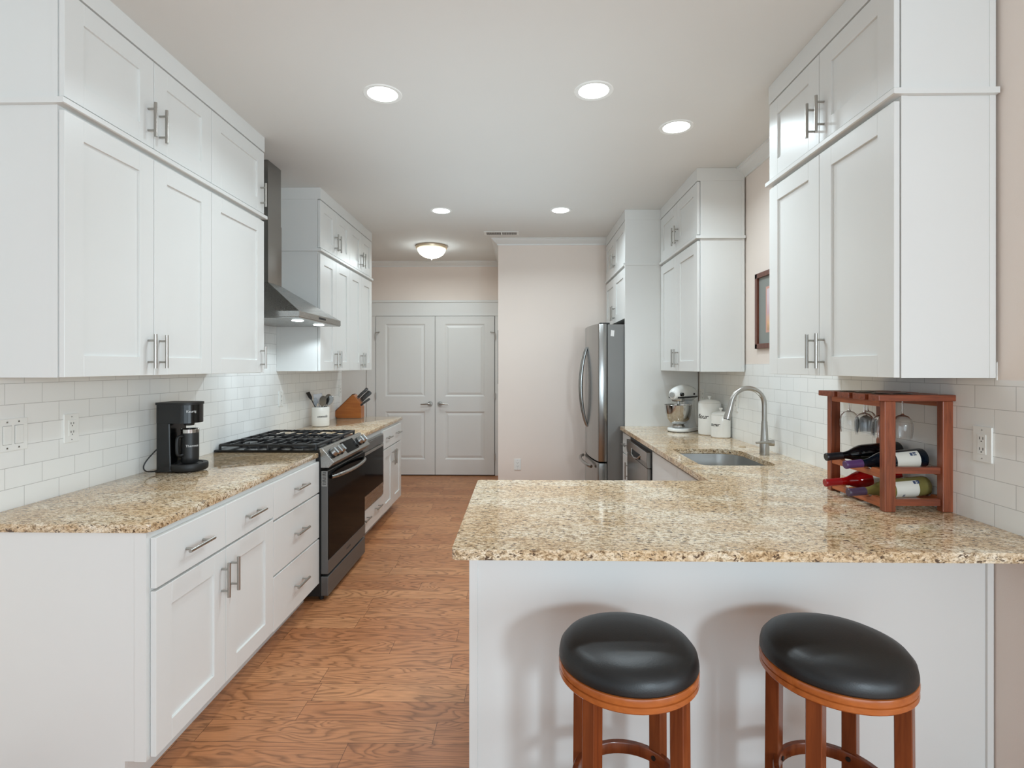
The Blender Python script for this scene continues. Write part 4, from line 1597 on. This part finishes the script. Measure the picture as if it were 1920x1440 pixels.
# steel trim band and attachment hub
b = MB()
rr = []
for (x, ry) in ((-.150, .046), (-.10, .0595), (-.03, .0635), (.05, .0635), (.11, .057), (.145, .043)):
    rr.append((x, ry))
out_ = [(x, -y_) for x, y_ in rr] + [(x, y_) for x, y_ in rr[::-1]]
b.prism(out_, 'Z', .272, .284, .002, 1)
b.build('trim_band', M_MATTE, head)
MB().cyl((-.162, 0, .300), (-.180, 0, .300), .021, n=24).build('attachment_hub', M_BOWL, head, True)
MB().cyl((-.125, -.048, .304), (-.128, -.072, .304), .014, n=18).build('hub_knob', M_BLACK, head, True)
MB().cyl((.05, -.060, .302), (.05, -.069, .302), .008, n=14).build('speed_lever', M_BLACK, head, True)
MB().lathe([(.050, .246), (.052, .250), (.052, .268), (.046, .272), (0, .272), (0, .246), (.050, .246)], (-.085, 0, 0), n=32).build('planetary_cap', M_BOWL, head, True)
MB().cyl((-.085, 0, .246), (-.085, 0, .200), .011, n=16).build('beater_shaft', M_BOWL, head, True)
MB().lathe([(0, .034), (.048, .034), (.052, .040), (.050, .052), (.042, .058), (.062, .072), (.088, .105), (.102, .150), (.109, .215), (.112, .2155), (.110, .2175),
            (.107, .216), (.100, .150), (.086, .107), (.06, .075), (0, .062)], (-.080, 0, 0), n=56).build('mixing_bowl', M_BOWL, mx, True)
mx.rotation_euler = (0, 0, math.radians(42))
mx.location = (1.335, 4.405, ZC1 + .0003)

# ------------------------------------------------------------------ wine rack
wr = thing('wine_rack', 'reddish wooden countertop wine rack with hanging glasses', 'wine rack', (1.44, 2.14, ZC1))
WX0, WX1, WY0, WY1 = 1.318, 1.566, 1.957, 2.322
ZR = ZC1 + .0003
LEGX, LEGY = .040, .029
for xa in (WX0, WX1 - LEGX):
    for ya in (WY0, WY1 - LEGY):
        MB().box(xa, xa + LEGX, ya, ya + LEGY, ZR, 1.317, .0025).build('leg', M_RACKZ, wr)
for (ya, yb) in ((1.944, 2.003), (2.027, 2.098), (2.122, 2.198), (2.222, 2.336)):
    MB().box(1.288, 1.568, ya, yb, 1.3175, 1.340, .0025).build('top_slat', M_RACKX, wr)
for xa in (WX0 + .002, WX1 - .024):
    MB().box(xa, xa + .016, WY0 + LEGY + .001, WY1 - LEGY - .001, 1.295, 1.317, .002).build('top_rail', M_RACKY, wr)


def scallop(x, z0, z1):
    n = 40
    ya, yb = WY0 + LEGY + .001, WY1 - LEGY - .001
    top = []
    for i in range(n + 1):
        y = yb - (yb - ya) * i / n
        dz = 0
        for cy in (2.065, 2.205):
            u = (y - cy) / .030
            if abs(u) < 1:
                dz = max(dz, .013 * math.sqrt(1 - u * u))
        top.append((y, z1 - dz))
    return MB().prism([(ya, z0), (yb, z0)] + top, 'X', x, x + .018).build('bottle_rail', M_RACKY, wr)


for (z0, z1, up) in ((1.032, 1.064, .022), (.925, .958, .012)):
    scallop(WX0 + .004, z0, z1)
    scallop(WX1 - .024, z0 + .008, z1 + .004)
    for ya in (WY0 + .008, WY1 - .026):
        MB().box(WX0 + LEGX + .001, WX1 - LEGX - .001, ya, ya + .018, z0 - .002 + up, z1 - .010 + up, .0015).build('side_rail', M_RACKX, wr)

# bottles lie along x, neck toward -x
BP = [(0, 0), (.0135, 0), (.0150, .002), (.0150, .010), (.0138, .012), (.0140, .060), (.0145, .078), (.019, .096), (.029, .118), (.0355, .138), (.037, .152), (.037, .285), (.035, .293), (.028, .297), (0, .292)]


def bottle(label, x, y, z, tilt, glassm, capm, labelm=None, l0=.18, l1=.262, printm=False, larc=(200, 330)):
    t = thing('wine_bottle', label, 'bottle', (0, 0, 0), 'wine bottles lying in the rack')
    body = MB().lathe([p for p in BP if p[1] >= .060] if False else BP, n=36, axis='X').build('bottle_glass', glassm, t, True)
    MB().lathe([(0, -.001), (.0145, -.001), (.0158, .001), (.0158, .010), (.0150, .013), (.0151, .056), (.0153, .064), (.0142, .0645)], n=28, axis='X').build('foil_capsule', capm, t, True)
    if labelm:
        b = MB()
        n = 24
        a0_, a1_ = [math.radians(q_) for q_ in larc]
        ra, rb = .0374, .0380
        R_ = []
        for r_ in (ra, rb):
            for xx in (l0, l1):
                R_.append([b.bm.verts.new((xx, r_ * math.cos(a0_ + (a1_ - a0_) * i / n), r_ * math.sin(a0_ + (a1_ - a0_) * i / n))) for i in range(n + 1)])
        for (A, B) in ((R_[0], R_[1]), (R_[2], R_[3]), (R_[0], R_[2]), (R_[1], R_[3])):
            for i in range(n):
                b.bm.faces.new([A[i], A[i + 1], B[i + 1], B[i]])
        for i in (0, n):
            b.bm.faces.new([R_[0][i], R_[1][i], R_[3][i], R_[2][i]])
        lb_ = b.build('label', labelm, t)
        if printm:
            for (xa, xb, aa, ab) in ((.228, .237, 132, 150), (.239, .251, 130, 150), (.184, .192, 208, 212), (.184, .192, 215, 219), (.184, .192, 222, 226)):
                b = MB()
                q_ = []
                for (xx, an) in ((xa, aa), (xb, aa), (xb, ab), (xa, ab)):
                    for r_ in (.0381, .0385):
                        q_.append(b.bm.verts.new((xx, r_ * math.cos(math.radians(an)), r_ * math.sin(math.radians(an)))))
                for f in ((0, 2, 4, 6), (1, 3, 5, 7), (0, 2, 3, 1), (2, 4, 5, 3), (4, 6, 7, 5), (6, 0, 1, 7)):
                    b.bm.faces.new([q_[i] for i in f])
                b.build('label_print', M_LABELB, lb_)
    t.location = (x, y, z)
    t.rotation_euler = (0, tilt, 0)
    return t


TL = -math.radians(5.5)
bottle('black-capped dark wine bottle on the upper tier farthest from the camera', 1.247, 2.205, 1.072, TL, M_WINEBLK, M_CAPB)
bottle('purple-capped dark wine bottle with cream label on the upper tier', 1.240, 2.065, 1.066, TL, M_WINEBLUE, M_CAPP, M_LABEL, .175, .262, True, (120, 300))
bottle('red wine bottle with red cap on the lower tier', 1.243, 2.205, .966, TL, M_WINERED, M_CAPR, M_LABEL, .175, .255, False, (120, 300))
bottle('pale green wine bottle with purple cap and white label on the lower tier', 1.252, 2.065, .960, TL, M_WHITEWINE, M_CAPP2, M_LABEL, .160, .245, True, (128, 300))


def make_glass():
    t = thing('wine_glass', '', 'glass', (0, 0, 0), 'stemmed glasses hanging upside down from the rack')
    # hanging: foot up at z=0 (rests on slats), bowl below
    MB().lathe([(0, .0045), (.010, .004), (.030, .0018), (.0325, .0008), (.0325, 0), (.010, .0003), (.0045, .0002), (.0033, -.004)], n=36).build('foot', M_GLASS, t, True)
    MB().lathe([(.0033, -.004), (.0026, -.03), (.0026, -.060), (.0035, -.074), (.006, -.078)], n=20).build('stem', M_GLASS, t, True)
    MB().lathe([(0, -.0775), (.006, -.078), (.018, -.083), (.029, -.096), (.0335, -.115), (.033, -.140), (.0295, -.166),
                (.0287, -.166), (.0320, -.140), (.0325, -.115), (.028, -.098), (.017, -.0855), (.005, -.0815), (0, -.081)], n=44).build('bowl', M_GLASS, t, True)
    return t


g0 = make_glass()
gl = [((1.344, 2.210), 'hanging stemmed glass at the rack corner farthest from the camera, outer edge'),
      ((1.344, 2.1125), 'hanging stemmed glass in the middle slot, outer edge of the rack'),
      ((1.350, 2.0225), 'hanging stemmed glass half hidden behind the front rack leg'),
      ((1.418, 2.210), 'hanging stemmed glass in the back slot, nearer the wall'),
      ((1.428, 2.0225), 'hanging stemmed glass between the two front rack legs')]
for i, ((x, y), lab) in enumerate(gl):
    g = g0 if i == 0 else copy_tree(g0)
    g.location = (x, y, 1.3403)
    g['label'] = lab
